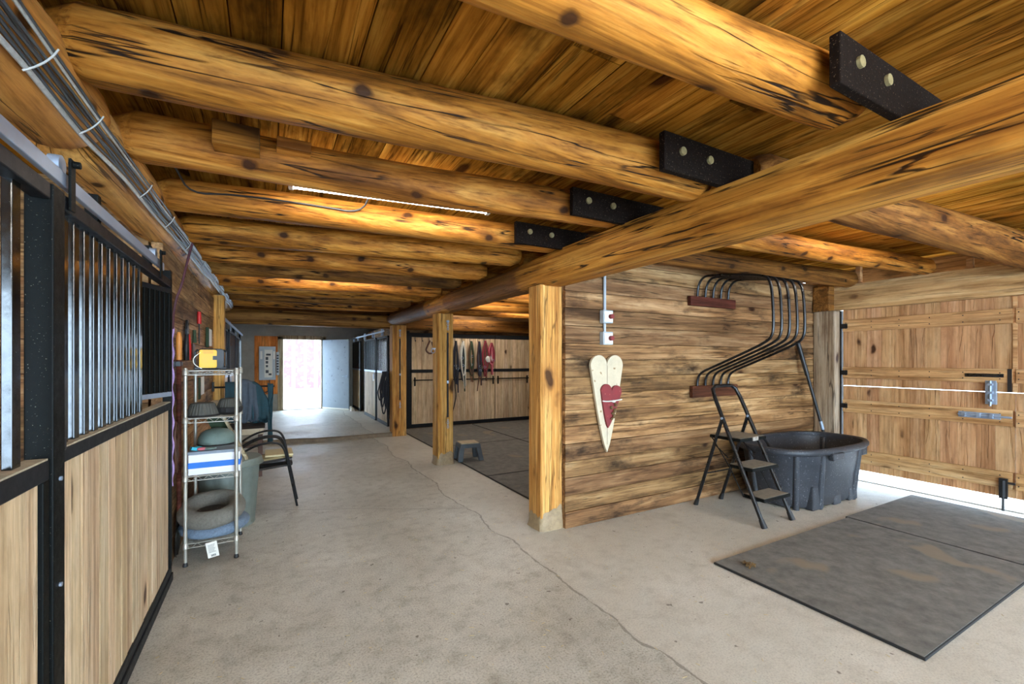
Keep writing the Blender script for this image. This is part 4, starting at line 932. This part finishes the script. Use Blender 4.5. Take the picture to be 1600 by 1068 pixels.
# open steel door
t = thing('door_3', (1.36, YB-.02, .09), 'open grey blue steel door swung inward at the rear doorway', 'door', kind='structure')
ang = math.atan2(-.90, .63)
dm = Matrix.Translation((1.37, YB-.02, .10)) @ Matrix.Rotation(ang, 4, 'Z')
MB().box(0, 1.05, -.022, .022, 0, 1.98, dm).build('leaf', 'doorsteel', t, bevel=.004)
MB().box(0, 1.05, -.026, .026, -.012, .03, dm).build('sweep', 'white', t)
for sgn in (-1, 1):
    m = MB(); m.tube([dm @ Vector((.96, sgn*.022, .93)), dm @ Vector((.96, sgn*.03, .93))], .035, 14); m.tube([dm @ Vector((.96, sgn*.03, .93)), dm @ Vector((.96, sgn*.07, .93)), dm @ Vector((.85, sgn*.075, .93))], .011, 8); m.build('lever_handle', 'galv', t, smooth=True)
for z in (.2, 1.0, 1.75): MB().tube([dm @ Vector((-.01, 0, z)), dm @ Vector((-.01, 0, z+.1))], .012, 8).build('hinge', 'galv', t, smooth=True)
m = MB(); m.ball((2.02, 12.9, .13), (.05, .07, .05)); m.ball((1.97, 12.85, .19), .035)
for dx, dy in ((-.03, -.05), (.03, -.05), (-.03, .05), (.03, .05)): m.tube([(2.02+dx, 12.9+dy, .12), (2.02+dx*1.6, 12.9+dy*1.4, .081)], .014, 7)
tag(m.build('door_stop', 'white', smooth=True, origin=(2.02, 12.9, .08)), 'small pale door stop on the floor at the free edge of the open steel door', 'door stop', kind='thing')
# red shed outside
t = thing('outbuilding', (1.5, 20.2, 0), 'faded red board shed seen through the open rear door', 'shed')
m = MB()
for i, x in enumerate([-1.6+.42*i for i in range(16)]):
    m.box(x, x+random.uniform(.2, .34), 20.0, 20.05, .15+random.uniform(0, .3), 3.4)
m.build('red_boards', 'redout', t)
B(-2, 6, 20.06, 20.2, 0, 3.5).build('wall', 'white', t)
B(-2.3, 6.3, 19.8, 22.5, 3.5, 3.6).build('roof', 'snow', t)

# ------------------------------------------------------------------ wash bay
def mat_thing(x0, x1, y0, y1, lab, grp):
    t = thing('rubber_mat', ((x0+x1)/2, (y0+y1)/2, 0), lab, 'mat', grp)
    B(x0, x1, y0, y1, 0, .016).build('edge', 'rubedge', t, bevel=.003)
    B(x0+.007, x1-.007, y0+.007, y1-.007, .0155, .019).build('surface', 'rubber', t)
my = [3.32, 5.1, 7.2, 9.43]
k = 0
mlab = {(0, 0): 'rubber floor mat of the wash bay just behind the knotty front post', (0, 1): 'rubber floor mat under the grey step stool', (0, 2): 'rubber floor mat at the aisle edge in front of the halter wall',
        (1, 0): 'rubber mat of the wash bay behind the plank wall', (1, 1): 'rubber mat in the middle of the wash bay away from the aisle', (1, 2): 'rubber mat below the halter wall away from the aisle'}
for i, (xa, xb) in enumerate(((2.44, 4.1), (4.11, 5.74))):
    for j in range(3):
        mat_thing(xa, xb-.012, my[j]+.006, my[j+1]-.012, mlab[(i, j)], 'rubber mats in the wash bay')
BY = 9.5
def bay_panel(x0, x1, lab):
    t = thing('stall_gate', ((x0+x1)/2, BY, 0), lab, 'stall door', 'pale board doors behind the wash bay')
    vboards(MB(), 0, x0+(.05 if x0 < 3 else .003), x1-(.05 if x0 > 3 else .003), BY-.03, BY, .08, 2.02, .115).build('board_panel', 'board', t)
    B(x0, x1, BY-.045, BY, 0.02, .10).build('bottom_rail', 'blkrail', t, bevel=.003)
    B(x0, x1, BY-.045, BY, 2.0, 2.09).build('top_rail', 'blkrail', t, bevel=.003)
    B(x0, x1, BY-.045, BY, 1.22, 1.29).build('middle_rail', 'blkrail', t, bevel=.003)
    for x in ([x0] if x0 < 3 else [x1-.05]): B(x, x+.05, BY-.045, BY, .10, 2.0).build('stile', 'blkrail', t, bevel=.003)
    return t
ta = bay_panel(2.66, 4.735, 'pale board stall door with halters hung on it, at the back of the wash bay')
tb = bay_panel(4.745, 5.74, 'pale board stall door at the far right of the wash bay back')
B(2.56, 2.66, BY-.06, BY, 0, 2.13).build('side_frame', 'blkrail', ta, bevel=.003)
for x in (2.76, 4.66): B(x, x+.028, BY-.075, BY-.045, .93, 1.12).build('bracket', 'blk', ta, bevel=.003)
B(2.74, 4.70, BY-.085, BY-.07, 1.045, 1.07).build('latch_bar', 'blk', ta, bevel=.002)
for x in (4.79, 5.6): B(x, x+.028, BY-.075, BY-.045, .93, 1.12).build('bracket', 'blk', tb, bevel=.003)
B(4.77, 5.65, BY-.085, BY-.07, 1.045, 1.07).build('latch_bar', 'blk', tb, bevel=.002)
struct(B(2.56, 5.76, BY+.03, BY+.08, 0, ZC).build('wall_bay_back', 'plank'))
# hooks
HX = [2.78, 2.94, 3.10, 3.70, 3.88, 4.08, 4.28, 4.44]
for i, x in enumerate(HX):
    m = MB(); m.tube(smooth_path([(x, BY-.035, 1.99), (x, BY-.05, 1.92), (x, BY-.09, 1.895), (x, BY-.11, 1.93)]), .007, 7)
    occ = ['first', 'second', 'third']
    lab = 'bare black hook, %s from the far aisle post along the pale boards' % occ[i] if i < 3 else 'black hook holding the %s halter bundle counted from the middle post' % ordn[i-3]
    tag(m.build('wall_hook', 'iron', smooth=True, origin=(x, BY, 1.99)), lab, 'hook', 'hooks on the halter wall', 'thing')
def halter(x, zt, zb, mats, lab, w_=.07, seed=0, n=4, rings_=2):
    t = thing('halter', (x, BY-.09, zt), lab, 'halter', 'halters on the hooks')
    rnd = random.Random(seed)
    for i in range(n):
        zz = zb+rnd.uniform(0, .25)*(zt-zb); wv = w_*rnd.uniform(.5, 1.0); dy = -.10-.012*i
        pts = [(x, BY+dy, zt)]
        pts += [(x-wv+.02*rnd.uniform(-1, 1), BY+dy-.01, zt-(zt-zz)*.35), (x-wv*1.1, BY+dy, zt-(zt-zz)*.7), (x-wv*.3, BY+dy-.01, zz), (x+wv*.5, BY+dy, zz+.02), (x+wv*1.1, BY+dy, zt-(zt-zz)*.65), (x+wv*.7, BY+dy-.01, zt-(zt-zz)*.3)]
        pl = smooth_path(pts+[pts[0]], 2)
        m = MB(); rr_ = []
        m.tube(pl, .017, 6); m.build('strap', mats[i % len(mats)], t, smooth=True)
    for i in range(3):
        xo = w_*rnd.uniform(-.8, .8); zl = zb-rnd.uniform(-.05, .22)
        MB().tube(smooth_path([(x, BY-.12, zt), (x+xo, BY-.135, zt-.25), (x+xo*1.1, BY-.13, (zt+zb)/2), (x+xo*.7+.02, BY-.135, zl)]), .015, 6).build('hanging_strap', mats[(i+1) % len(mats)], t, smooth=True)
    for i in range(rings_):
        zz = zt-(zt-zb)*rnd.uniform(.4, .85); xx = x+rnd.uniform(-1, 1)*w_*.6
        MB().tube([(xx+.026*math.cos(2*PI*q/14), BY-.155, zz+.026*math.sin(2*PI*q/14)) for q in range(14)], .005, 5, closed=True).build('ring', 'galv', t, smooth=True)
    return t
h0 = halter(3.70, 1.93, .95, ['navy', 'blkrope', 'navy'], 'long navy halter and lead hanging next to the middle post', .06, 1, 5)
MB().tube(smooth_path([(3.68, BY-.16, 1.2), (3.66, BY-.16, .9), (3.70, BY-.16, .7), (3.64, BY-.16, .45), (3.60, BY-.16, .3)]), .012, 6).build('lead', 'blkrope', h0, smooth=True)
h1 = halter(3.88, 1.93, 1.0, ['rope', 'navy', 'greenw'], 'halter with pale rope and dark lead, second bundle on the halter wall', .06, 2, 4)
MB().tube(smooth_path([(3.86, BY-.15, 1.9), (3.82, BY-.15, 1.5), (3.86, BY-.15, 1.2), (3.90, BY-.15, .85)]), .010, 6).build('lead', 'rope', h1, smooth=True)
halter(4.08, 1.93, 1.12, ['greenw', 'leather'], 'dark green halter bundle in the middle of the halter wall', .06, 3, 5)
h3 = halter(4.28, 1.93, 1.08, ['leather', 'navy', 'leather'], 'brown leather halter bundle with a trailing strap', .06, 4, 5)
MB().tube(smooth_path([(4.27, BY-.15, 1.2), (4.25, BY-.15, 1.0), (4.22, BY-.15, .78)]), .012, 6).build('lead', 'leather', h3, smooth=True)
halter(4.44, 1.95, 1.12, ['leather', 'maroon'], 'brown and maroon halter hanging in front of a white patch', .08, 5, 4)
halter(4.60, 1.90, 1.32, ['maroon', 'maroon', 'pink'], 'thick maroon halter at the end of the halter row', .085, 6, 5)
m = MB(); m.ball((4.52, BY-.14, 1.52), (.09, .025, .08)); tag(m.build('fly_mask', 'rope', smooth=True, origin=(4.52, BY-.14, 1.44)), 'pale round fly mask hanging among the maroon halters', 'fly mask', kind='thing')
m = MB(); m.tube(smooth_path([(3.10, BY-.10, 1.92), (3.04, BY-.10, 1.8), (3.0, BY-.10, 1.7), (3.12, BY-.10, 1.62), (3.2, BY-.10, 1.72), (3.14, BY-.10, 1.9)]), .02, 8); tag(m.build('leather_strap', 'leather', smooth=True, origin=(3.1, BY-.1, 1.92)), 'brown leather strap looped on the third bare hook beside the middle post', 'strap', kind='thing')

def cross_tie(x, y, zt, zb, lab):
    t = thing('cross_tie', (x, y, zt), lab, 'cross tie', 'cross ties on the aisle posts')
    MB().box(x-.012, x+.012, y-.012, y-.004, zb+.16, zt-.16).build('strap', 'blkrope', t)
    for z0 in (zt, zb+.13):
        kk = MB()
        for i in range(4):
            a = i % 2
            pts = [(x+(.012*math.cos(2*PI*q/10) if a else 0), y-.014+(0 if a else .008*math.cos(2*PI*q/10)), z0-.03*i-.015+.02*math.sin(2*PI*q/10)) for q in range(10)]
            kk.tube(pts, .004, 5, closed=True)
        kk.build('chain', 'galv', t, smooth=True)
    MB().tube([(x, y-.012, (zt+zb)/2-.1+.02), (x, y-.012, (zt+zb)/2-.1-.02)], .016, 8).build('buckle', 'galv', t, smooth=True)
    MB().tube([(x, y+.004, zt+.0), (x, y-.02, zt+.0)], .02, 10).build('eye_plate', 'galv', t, smooth=True)
cross_tie(2.235, 5.985, 2.05, .52, 'black cross tie strap with chains hanging on the middle post')
cross_tie(2.25, 8.68, 2.08, .55, 'black cross tie strap with chains hanging on the farthest post')
# black rope hanks
for i, (dx, dy, zb, lab) in enumerate(((0, 0, .22, 'longest hank of black rope hanging at the far post'), (-.06, .04, .42, 'shorter hank of black rope looped beside the longest one'))):
    t = thing('rope_hank', (2.10+dx, 8.9+dy, 1.25), lab, 'rope', 'hanks of black rope at the far post')
    rnd = random.Random(i+5)
    for k in range(6):
        o_ = rnd.uniform(-.04, .04); z_ = zb+rnd.uniform(0, .35)
        pts = [(2.06+dx+o_*.4, 8.95+dy, 1.24), (2.01+dx+o_, 8.93+dy, .95), (1.99+dx+o_*1.5, 8.92+dy-.02*k, z_+.2), (2.03+dx+o_, 8.92+dy, z_), (2.08+dx+o_, 8.93+dy, z_+.2), (2.08+dx+o_*.5, 8.94+dy, .95), (2.07+dx+o_*.4, 8.95+dy, 1.24)]
        MB().tube(smooth_path(pts, 2), .012, 6).build('loop', 'blkrope', t, smooth=True)
    MB().tube([(2.065+dx, 8.95+dy, 1.17), (2.065+dx, 8.95+dy, 1.27)], .035, 10).build('binding', 'blkrope', t, smooth=True)
# step stool
sx, sy = 2.60, 6.10
t = thing('step_stool', (sx, sy, .02), 'low grey plastic step stool with tan top beside the middle post', 'step stool')
sm = Matrix.Translation((sx, sy, .02)) @ Matrix.Rotation(R(-6), 4, 'Z')
def frust(m, x0, x1, y0, y1, z0, z1, inx, iny, mat):
    a = [(x0-inx, y0-iny, z0), (x1+inx, y0-iny, z0), (x1+inx, y1+iny, z0), (x0-inx, y1+iny, z0)]; b = [(x0, y0, z1), (x1, y0, z1), (x1, y1, z1), (x0, y1, z1)]
    return m.loft([[mat @ Vector(p) for p in a], [mat @ Vector(p) for p in b]])
frust(MB(), -.15, .15, -.13, .13, .19, .245, .01, .01, sm).build('apron', 'grey_pl', t, bevel=.008)
MB().box(-.135, .135, -.115, .115, .245, .262, sm).build('top_pad', 'tan_pl', t, bevel=.006)
for qx in (-1, 1):
    for qy in (-1, 1):
        cx_, cy_ = qx*.125, qy*.105
        a = [(cx_+qx*.035+u*.035, cy_+qy*.03+v*.03, 0) for u, v in ((-1, -1), (1, -1), (1, 1), (-1, 1))]; b = [(cx_+u*.033, cy_+v*.03, .2) for u, v in ((-1, -1), (1, -1), (1, 1), (-1, 1))]
        MB().loft([[sm @ Vector(p) for p in a], [sm @ Vector(p) for p in b]]).build('leg', 'grey_pl', t, bevel=.005)

# ------------------------------------------------------------------ plank wall objects
PY = 3.2
def heart(w_, h, cx_, zt, n=14, notch=.06):
    pts = []
    r = w_/4
    for i in range(n+1): a = R(180-180*i/n); pts.append((cx_-r+r*math.cos(a), zt-r+r*math.sin(a)))
    for i in range(1, n+1): a = R(180-180*i/n); pts.append((cx_+r+r*math.cos(a), zt-r+r*math.sin(a)))
    for i in range(1, 12):
        f = i/11; pts.append((cx_+(w_/2)*(1-f)**.75*(1 if f < 1 else 0)*(1-.02*f), zt-r-(h-r)*f))
    for i in range(1, 11):
        f = 1-i/11; pts.append((cx_-(w_/2)*(1-f)**.75, zt-r-(h-r)*f))
    return pts
t = thing('heart_sign', (2.755, PY-.02, .64), 'tall cream wooden heart with a red heart on it, hung on the plank wall', 'heart sign')
hm = Matrix.Translation((0, PY-.012, 0)) @ UPR
m = MB(); m.prism(heart(.385, .90, 2.742, 1.545), .028, hm); m.build('cream_heart', 'cream', t, bevel=.003)
m = MB(); m.box(2.7405, 2.7435, PY-.0415, PY-.0402, .72, 1.45); m.build('board_joint', 'darkwood', t)
m = MB(); rot2 = Matrix.Translation((2.785, PY-.0405, 1.27)) @ Matrix.Rotation(R(7), 4, 'Y') @ UPR
m.prism([(x, z) for x, z in heart(.245, .40, 0, 0)], .022, rot2); rh = m.build('red_heart', 'red', t, bevel=.003)
m = MB(); m.tube(smooth_path([(2.665, PY-.068, 1.125), (2.72, PY-.07, 1.118), (2.8, PY-.07, 1.122), (2.895, PY-.068, 1.13)]), .006, 6); m.ball((2.79, PY-.075, 1.118), (.025, .012, .012)); m.build('twine', 'rope', rh, smooth=True)
m = MB()
rnd = random.Random(2)
for i in range(12): m.ball((2.785+rnd.uniform(-.025, .03), PY-.075, 1.09-.012*i), (.014, .01, .012), 8, 5)
m.build('dried_flowers', 'leaf', rh, smooth=True)
# outlets
t = thing('conduit', (2.74, PY-.02, 1.66), 'grey conduit running down the plank wall to the outlet boxes', 'conduit')
MB().tube([(2.735, PY-.012, 1.95), (2.735, PY-.012, 2.4)], .014, 10).build('upper_pipe', 'panelg', t, smooth=True)
MB().tube([(2.735, PY-.012, 1.74), (2.735, PY-.012, 1.85)], .013, 10).build('lower_pipe', 'panelg', t, smooth=True)
for zc, lab in ((1.90, 'upper grey outlet box with red plug on the plank wall'), (1.70, 'lower grey outlet box with red plug above the cream heart')):
    t = thing('outlet_box', (2.745, PY-.02, zc-.06), lab, 'outlet', 'outlets on the plank wall')
    B(2.685, 2.80, PY-.055, PY, zc-.06, zc+.06).build('box', 'panelg', t, bevel=.005)
    B(2.695, 2.79, PY-.062, PY-.055, zc-.048, zc+.048).build('cover', 'white', t, bevel=.002)
    MB().tube([(2.76, PY-.062, zc), (2.76, PY-.095, zc)], .022, 12).build('plug', 'red', t, smooth=True)
# pipe saddle rack
t = thing('saddle_rack', (4.26, PY, 1.1), 'rack of five bent black pipes between two dark wood blocks on the plank wall', 'rack')
B(3.905, 4.655, PY-.045, PY, 1.10, 1.225).build('lower_block', 'darkwood', t, bevel=.006)
B(3.875, 4.62, PY-.045, PY, 2.075, 2.175).build('upper_block', 'darkwood', t, bevel=.006)
prof = [(3.175, 1.17), (3.175, 1.30), (3.13, 1.37), (2.98, 1.43), (2.62, 1.58), (2.44, 1.66), (2.37, 1.72), (2.362, 1.86), (2.375, 2.12), (2.40, 2.24), (2.47, 2.285), (2.73, 2.335), (3.0, 2.375), (3.10, 2.375), (3.165, 2.30), (3.178, 2.15)]
for i in range(5):
    x = 4.0+.1275*i
    MB().tube(smooth_path([(x, y-.0, z) for y, z in prof], 3), .013, 9).build('pipe', 'iron', t, smooth=True)
# pole leaning from the rack to the wall corner
t = thing('pole', (6.05, 2.95, .6), 'black telescopic pole leaning from the pipe rack down behind the tub', 'pole')
p0, p1 = Vector((5.87, 3.165, 1.74)), Vector((6.22, 2.88, .0))
MB().tube([p0, p0.lerp(p1, .25)], .026, 10).build('grip', 'blkpl', t, smooth=True)
MB().tube([p0.lerp(p1, .25), p0.lerp(p1, .58)], .019, 10).build('upper_tube', 'blkpl', t, smooth=True)
MB().tube([p0.lerp(p1, .58), p0.lerp(p1, .64)], .02, 10).build('clip', 'galv', t, smooth=True)
MB().tube([p0.lerp(p1, .64), p1], .016, 10).build('lower_tube', 'blkpl', t, smooth=True)

# ------------------------------------------------------------------ step ladder
t = thing('step_ladder', (4.08, 2.72, 0), 'black folding step ladder with three treads in front of the plank wall', 'step ladder')
def fl(x, z): return (x, 2.36+.465*z, z)     # front legs plane
xl, xr = 3.86, 4.295
top = 1.235
pts = [fl(xl, .03), fl(xl+.01, .5), fl(xl+.03, 1.12), fl(xl+.05, 1.205), fl(xl+.10, top), fl(xr-.08, top), fl(xr-.03, 1.205), fl(xr-.01, 1.12), fl(xr, .5), fl(xr, .03)]
MB().tube(pts, .0195, 10).build('front_rail', 'iron', t, smooth=True)
for x in (xl, xr):
    MB().tube([fl(x, 0), fl(x, .07)], [.029, .023], 10).build('foot', 'blkpl', t, smooth=True)
def bl(x, z): return (x, 3.10-.33*z, z)
for x in (xl+.02, xr-.015):
    MB().tube([bl(x, .02), bl(x, .93)], .0165, 8).build('rear_leg', 'iron', t, smooth=True)
    MB().tube([bl(x, 0), bl(x, .06)], [.025, .02], 10).build('foot', 'blkpl', t, smooth=True)
    MB().tube([(x-.02, 2.79, .93), (x+.02, 2.79, .93)], .012, 8).build('pivot', 'galv', t, smooth=True)
MB().tube([bl(xl+.02, .35), bl(xr-.015, .35)], .008, 8).build('rear_brace', 'iron', t, smooth=True)
for i, (z, y0_, y1_) in enumerate(((.25, 2.37, 2.58), (.50, 2.48, 2.73), (.755, 2.60, 2.93))):
    st = B(xl+.012, xr-.012, y0_, y1_, z-.03, z).build('tread', 'blk', t, bevel=.006)
    MB().box(xl+.03, xr-.03, y0_+.012, y1_-.012, z, z+.003).build('tread_mat', 'greyt', st)
for x in (xl+.006, xr-.006):
    MB().tube([(x, 2.56, .225), (x, 2.71, .48), (x, 2.90, .735)], .006, 6).build('folding_link', 'iron', t, smooth=True)
    MB().tube([(x, 2.72, .56), (x, 2.86, .66)], .006, 6).build('folding_link', 'iron', t, smooth=True)
m = MB(); m.box(4.05, 4.13, 2.585, 2.60, .725, .765); m.build('latch', 'worn', t, bevel=.003)

# ------------------------------------------------------------------ stock tank tub
cx, cy = 5.185, 2.74
def sring(hx, hy, z, n=64, e=2.9, rib=0.0):
    out = []; hx *= .955
    for j in range(n):
        th = 2*PI*(j+.5)/n; c_, s_ = math.cos(th), math.sin(th)
        q = (abs(c_)**e+abs(s_)**e)**(-1/e)
        g = 1.0
        out.append((cx+hx*q*c_*g, cy+hy*q*s_*g, z))
    return out
t = thing('stock_tank', (cx, cy, 0), 'large black oval plastic stock tank tub in the corner by the barn door', 'tub')
m = MB()
m.loft([sring(.66, .325, .012), sring(.68, .34, .03), sring(.70, .352, .12), sring(.775, .408, .56), sring(.79, .415, .575), sring(.765, .395, .572), sring(.74, .365, .40), sring(.70, .335, .36), sring(.665, .31, .06)], True, True)
m.build('body', 'tub', t, smooth=True, sharp=50)
m = MB(); m.loft([sring(.775, .405, .55), sring(.83, .437, .555), sring(.847, .452, .575), sring(.847, .452, .60), sring(.833, .44, .618), sring(.80, .42, .622), sring(.775, .40, .612), sring(.77, .398, .572), sring(.775, .405, .55)], False, False); m.build('rim', 'tub', t, smooth=True, sharp=60)
for (x0, x1) in ((4.72, 4.90), (5.12, 5.24), (5.42, 5.58)):
    m = MB(); frust(m, x0, x1, 2.395, 2.47, 0, .24, .01, .006, Matrix()); m.build('foot', 'tub', t, bevel=.015)
for th in (-38, -62, -118, -142, 20, 160):
    a = R(th); c_, s_ = math.cos(a), math.sin(a); e = 2.9; q = (abs(c_)**e+abs(s_)**e)**(-1/e)
    m = MB(); m.tube([(cx+.65*q*c_, cy+.345*q*s_, .0), (cx+.663*q*c_, cy+.355*q*s_, .15), (cx+.73*q*c_, cy+.40*q*s_, .56)], [.03, .034, .028], 10); m.build('corner_rib', 'tub', t, smooth=True)
m = MB(); m.box(4.86, 5.06, 2.275, 2.33, .50, .575); m.build('rim_lug', 'tub', t, bevel=.012)
m = MB(); m.box(5.55, 5.66, 2.33, 2.40, .48, .575); m.build('rim_lug', 'tub', t, bevel=.012)
m = MB(); m.tube(smooth_path([(4.55, 3.12, .64), (4.62, 2.98, .69), (4.74, 2.9, .66), (4.80, 2.86, .5), (4.85, 2.83, .25)]), .014, 8); tag(m.build('water_hose', 'blkpl', smooth=True, origin=(4.6, 3.0, .63)), 'short black hose hooked over the rim of the stock tank', 'hose', kind='thing')
m = MB()
for x, y in ((4.95, 2.80), (5.1, 2.77)): m.lathe([(.03, 0), (.03, .02), (.012, .03), (.012, .10)], (x, y, .062), 12)
tag(m.build('float_valve', 'galv', smooth=True, origin=(5.0, 2.8, .06)), 'small metal valve fitting lying inside the stock tank', 'valve', kind='thing')

# ------------------------------------------------------------------ barn doors on the right
DX = 6.45
def barn_door(name, y0, y1, lab, hand=True):
    t = thing(name, (DX, (y0+y1)/2, .1), lab, 'door', kind='structure')
    vboards(MB(), 1, y0, y1, DX, DX+.025, 1.176, 2.134, .135, .0004).build('upper_boards', 'doorb', t)
    vboards(MB(), 1, y0, y1, DX, DX+.025, .13, 1.171, .135, .0004).build('lower_boards', 'doorb', t)
    for i, (za, zb) in enumerate(((1.86, 2.01), (1.27, 1.41), (.84, 1.0), (.22, .385))):
        B(DX-.025, DX, y0+.015, y1-.005, za, zb).build('batten', 'batten', t, bevel=.003)
        m = MB()
        y = y0+.1
        while y < y1:
            for zz in (za+.04, zb-.04): m.tube([(DX-.027, y, zz), (DX-.0245, y, zz)], .006, 6)
            y += .27
        m.build('nail_heads', 'iron', t)
    return t
t = barn_door('door_1', 1.4275, 2.92, 'split pine barn door with four battens and galvanised bolts')
h = MB(); h.box(DX-.031, DX-.025, 1.50, 1.78, 1.325, 1.36); h.tube(smooth_path([(DX-.03, 1.53, 1.342), (DX-.075, 1.56, 1.342), (DX-.075, 1.72, 1.342), (DX-.03, 1.75, 1.342)]), .009, 8); h.build('pull_handle', 'iron', t, smooth=True, bevel=.0)
def slide_bolt(y0, y1, z, vertical=False):
    m = MB()
    if not vertical:
        m.box(DX-.034, DX-.025, y0+.06, y1, z-.03, z+.03); m.tube([(DX-.045, y0-.02, z), (DX-.045, y1, z)], .011, 8)
        for q in (.2, .5, .85): yy = y0+.06+(y1-y0-.06)*q; m.box(DX-.062, DX-.03, yy-.015, yy+.015, z-.02, z+.02)
        m.tube([(DX-.05, y1-.06, z), (DX-.085, y1-.06, z-.02)], .008, 7)
    else:
        m.box(DX-.034, DX-.0, y0, y0+.08, z-.12, z+.12); m.tube([(DX-.045, y0+.04, z-.14), (DX-.045, y0+.04, z+.12)], .010, 8)
        for q in (-.08, 0, .08): m.box(DX-.06, DX-.03, y0+.02, y0+.06, z+q-.012, z+q+.012)
    return m
slide_bolt(1.46, 1.83, .93).build('slide_bolt', 'galv', t, bevel=.002)
slide_bolt(1.55, 1.75, 1.17, True).build('latch_bolt', 'galv', t, bevel=.002)
m = MB(); m.tube([(DX-.04, 1.50, .25), (DX-.04, 1.50, .20), (DX-.05, 1.50, -.0)], [.012, .012, .011], 8); m.tube([(DX-.04, 1.50, .14), (DX-.04, 1.50, .30)], .022, 8); m.tube([(DX-.04, 1.50, .28), (DX-.04, 1.42, .28)], .012, 8); m.box(DX-.05, DX-.025, 1.47, 1.53, .12, .32); m.build('drop_bolt', 'blkpl', t, smooth=True)
B(DX-.028, DX-.0255, 1.445, 1.475, 1.18, 1.41).build('edge_strip', 'dirt', t)
B(DX-.012, DX-.0005, 1.412, 1.442, 1.18, 2.13).build('astragal', 'batten', t)
for z in (1.93, 1.34, .92, .3): B(DX-.03, DX-.02, 2.86, 2.93, z-.03, z+.03).build('hinge', 'iron', t, bevel=.002)
t = barn_door('door_2', -.05, 1.425, 'second pine barn door cut off by the right photo edge')
slide_bolt(1.22, 1.40, 1.17, True).build('latch_bolt', 'galv', t, bevel=.002)
struct(B(DX-.01, DX+.05, 2.935, 2.985, 0, 2.13).build('trim_3', 'dirt'))
struct(B(DX-.05, DX+.04, -.2, 3.15, 2.135, 2.455).build('trim_4', 'batten', bevel=.006))
struct(B(DX-.03, DX+.12, -.1, 2.95, -.02, .012).build('trim_5', 'plaster'))
for i, y in enumerate((2.75, 2.2, 1.75, 1.3)):
    tag(B(DX-.02, DX+.04, y-.025, y+.025, 2.456, ZC+.01).build('wall_stud', 'batten', origin=(DX, y, 2.456), bevel=.003), 'short wall stud above the barn door header, %s from the corner post' % ordn[i], 'stud', 'studs above the door header', 'thing')

# floor mats on the right
for (x0, x1, y0, y1, lab) in ((2.86, 4.775, .935, 2.13, 'large grey rubber floor mat nearest to the camera'), (4.79, 6.20, 1.02, 2.15, 'grey rubber floor mat in front of the barn door'), (4.79, 6.20, -.15, 1.005, 'grey rubber floor mat at the right photo edge, next to the barn door mat')):
    mat_thing(x0, x1, y0, y1, lab, 'rubber mats by the barn door')
m = MB(); rnd = random.Random(9)
for i in range(14): m.obox((3.02+rnd.uniform(-.035, .035), 1.97+rnd.uniform(-.03, .03), .024+rnd.uniform(0, .012)), (.035, .012, .004), (rnd.uniform(-.5, .5), rnd.uniform(-.5, .5), rnd.uniform(0, 3)))
tag(m.build('dry_leaves', 'leaf', origin=(3.02, 1.97, .018)), 'small clump of dry leaves on the near rubber mat', 'leaves', kind='stuff')
m = MB(); rnd = random.Random(11)
for i in range(420):
    x = rnd.uniform(-.5, 4.2); y = rnd.uniform(.8, 4.5)
    if x > 2.8 and .9 < y < 2.2: continue
    m.obox((x, y, .002), (rnd.uniform(.008, .03), .0018, .0016), (0, 0, rnd.uniform(0, 3)))
tag(m.build('straw_bits', 'straw'), 'scattered tiny straw bits on the concrete floor', 'straw', kind='stuff')
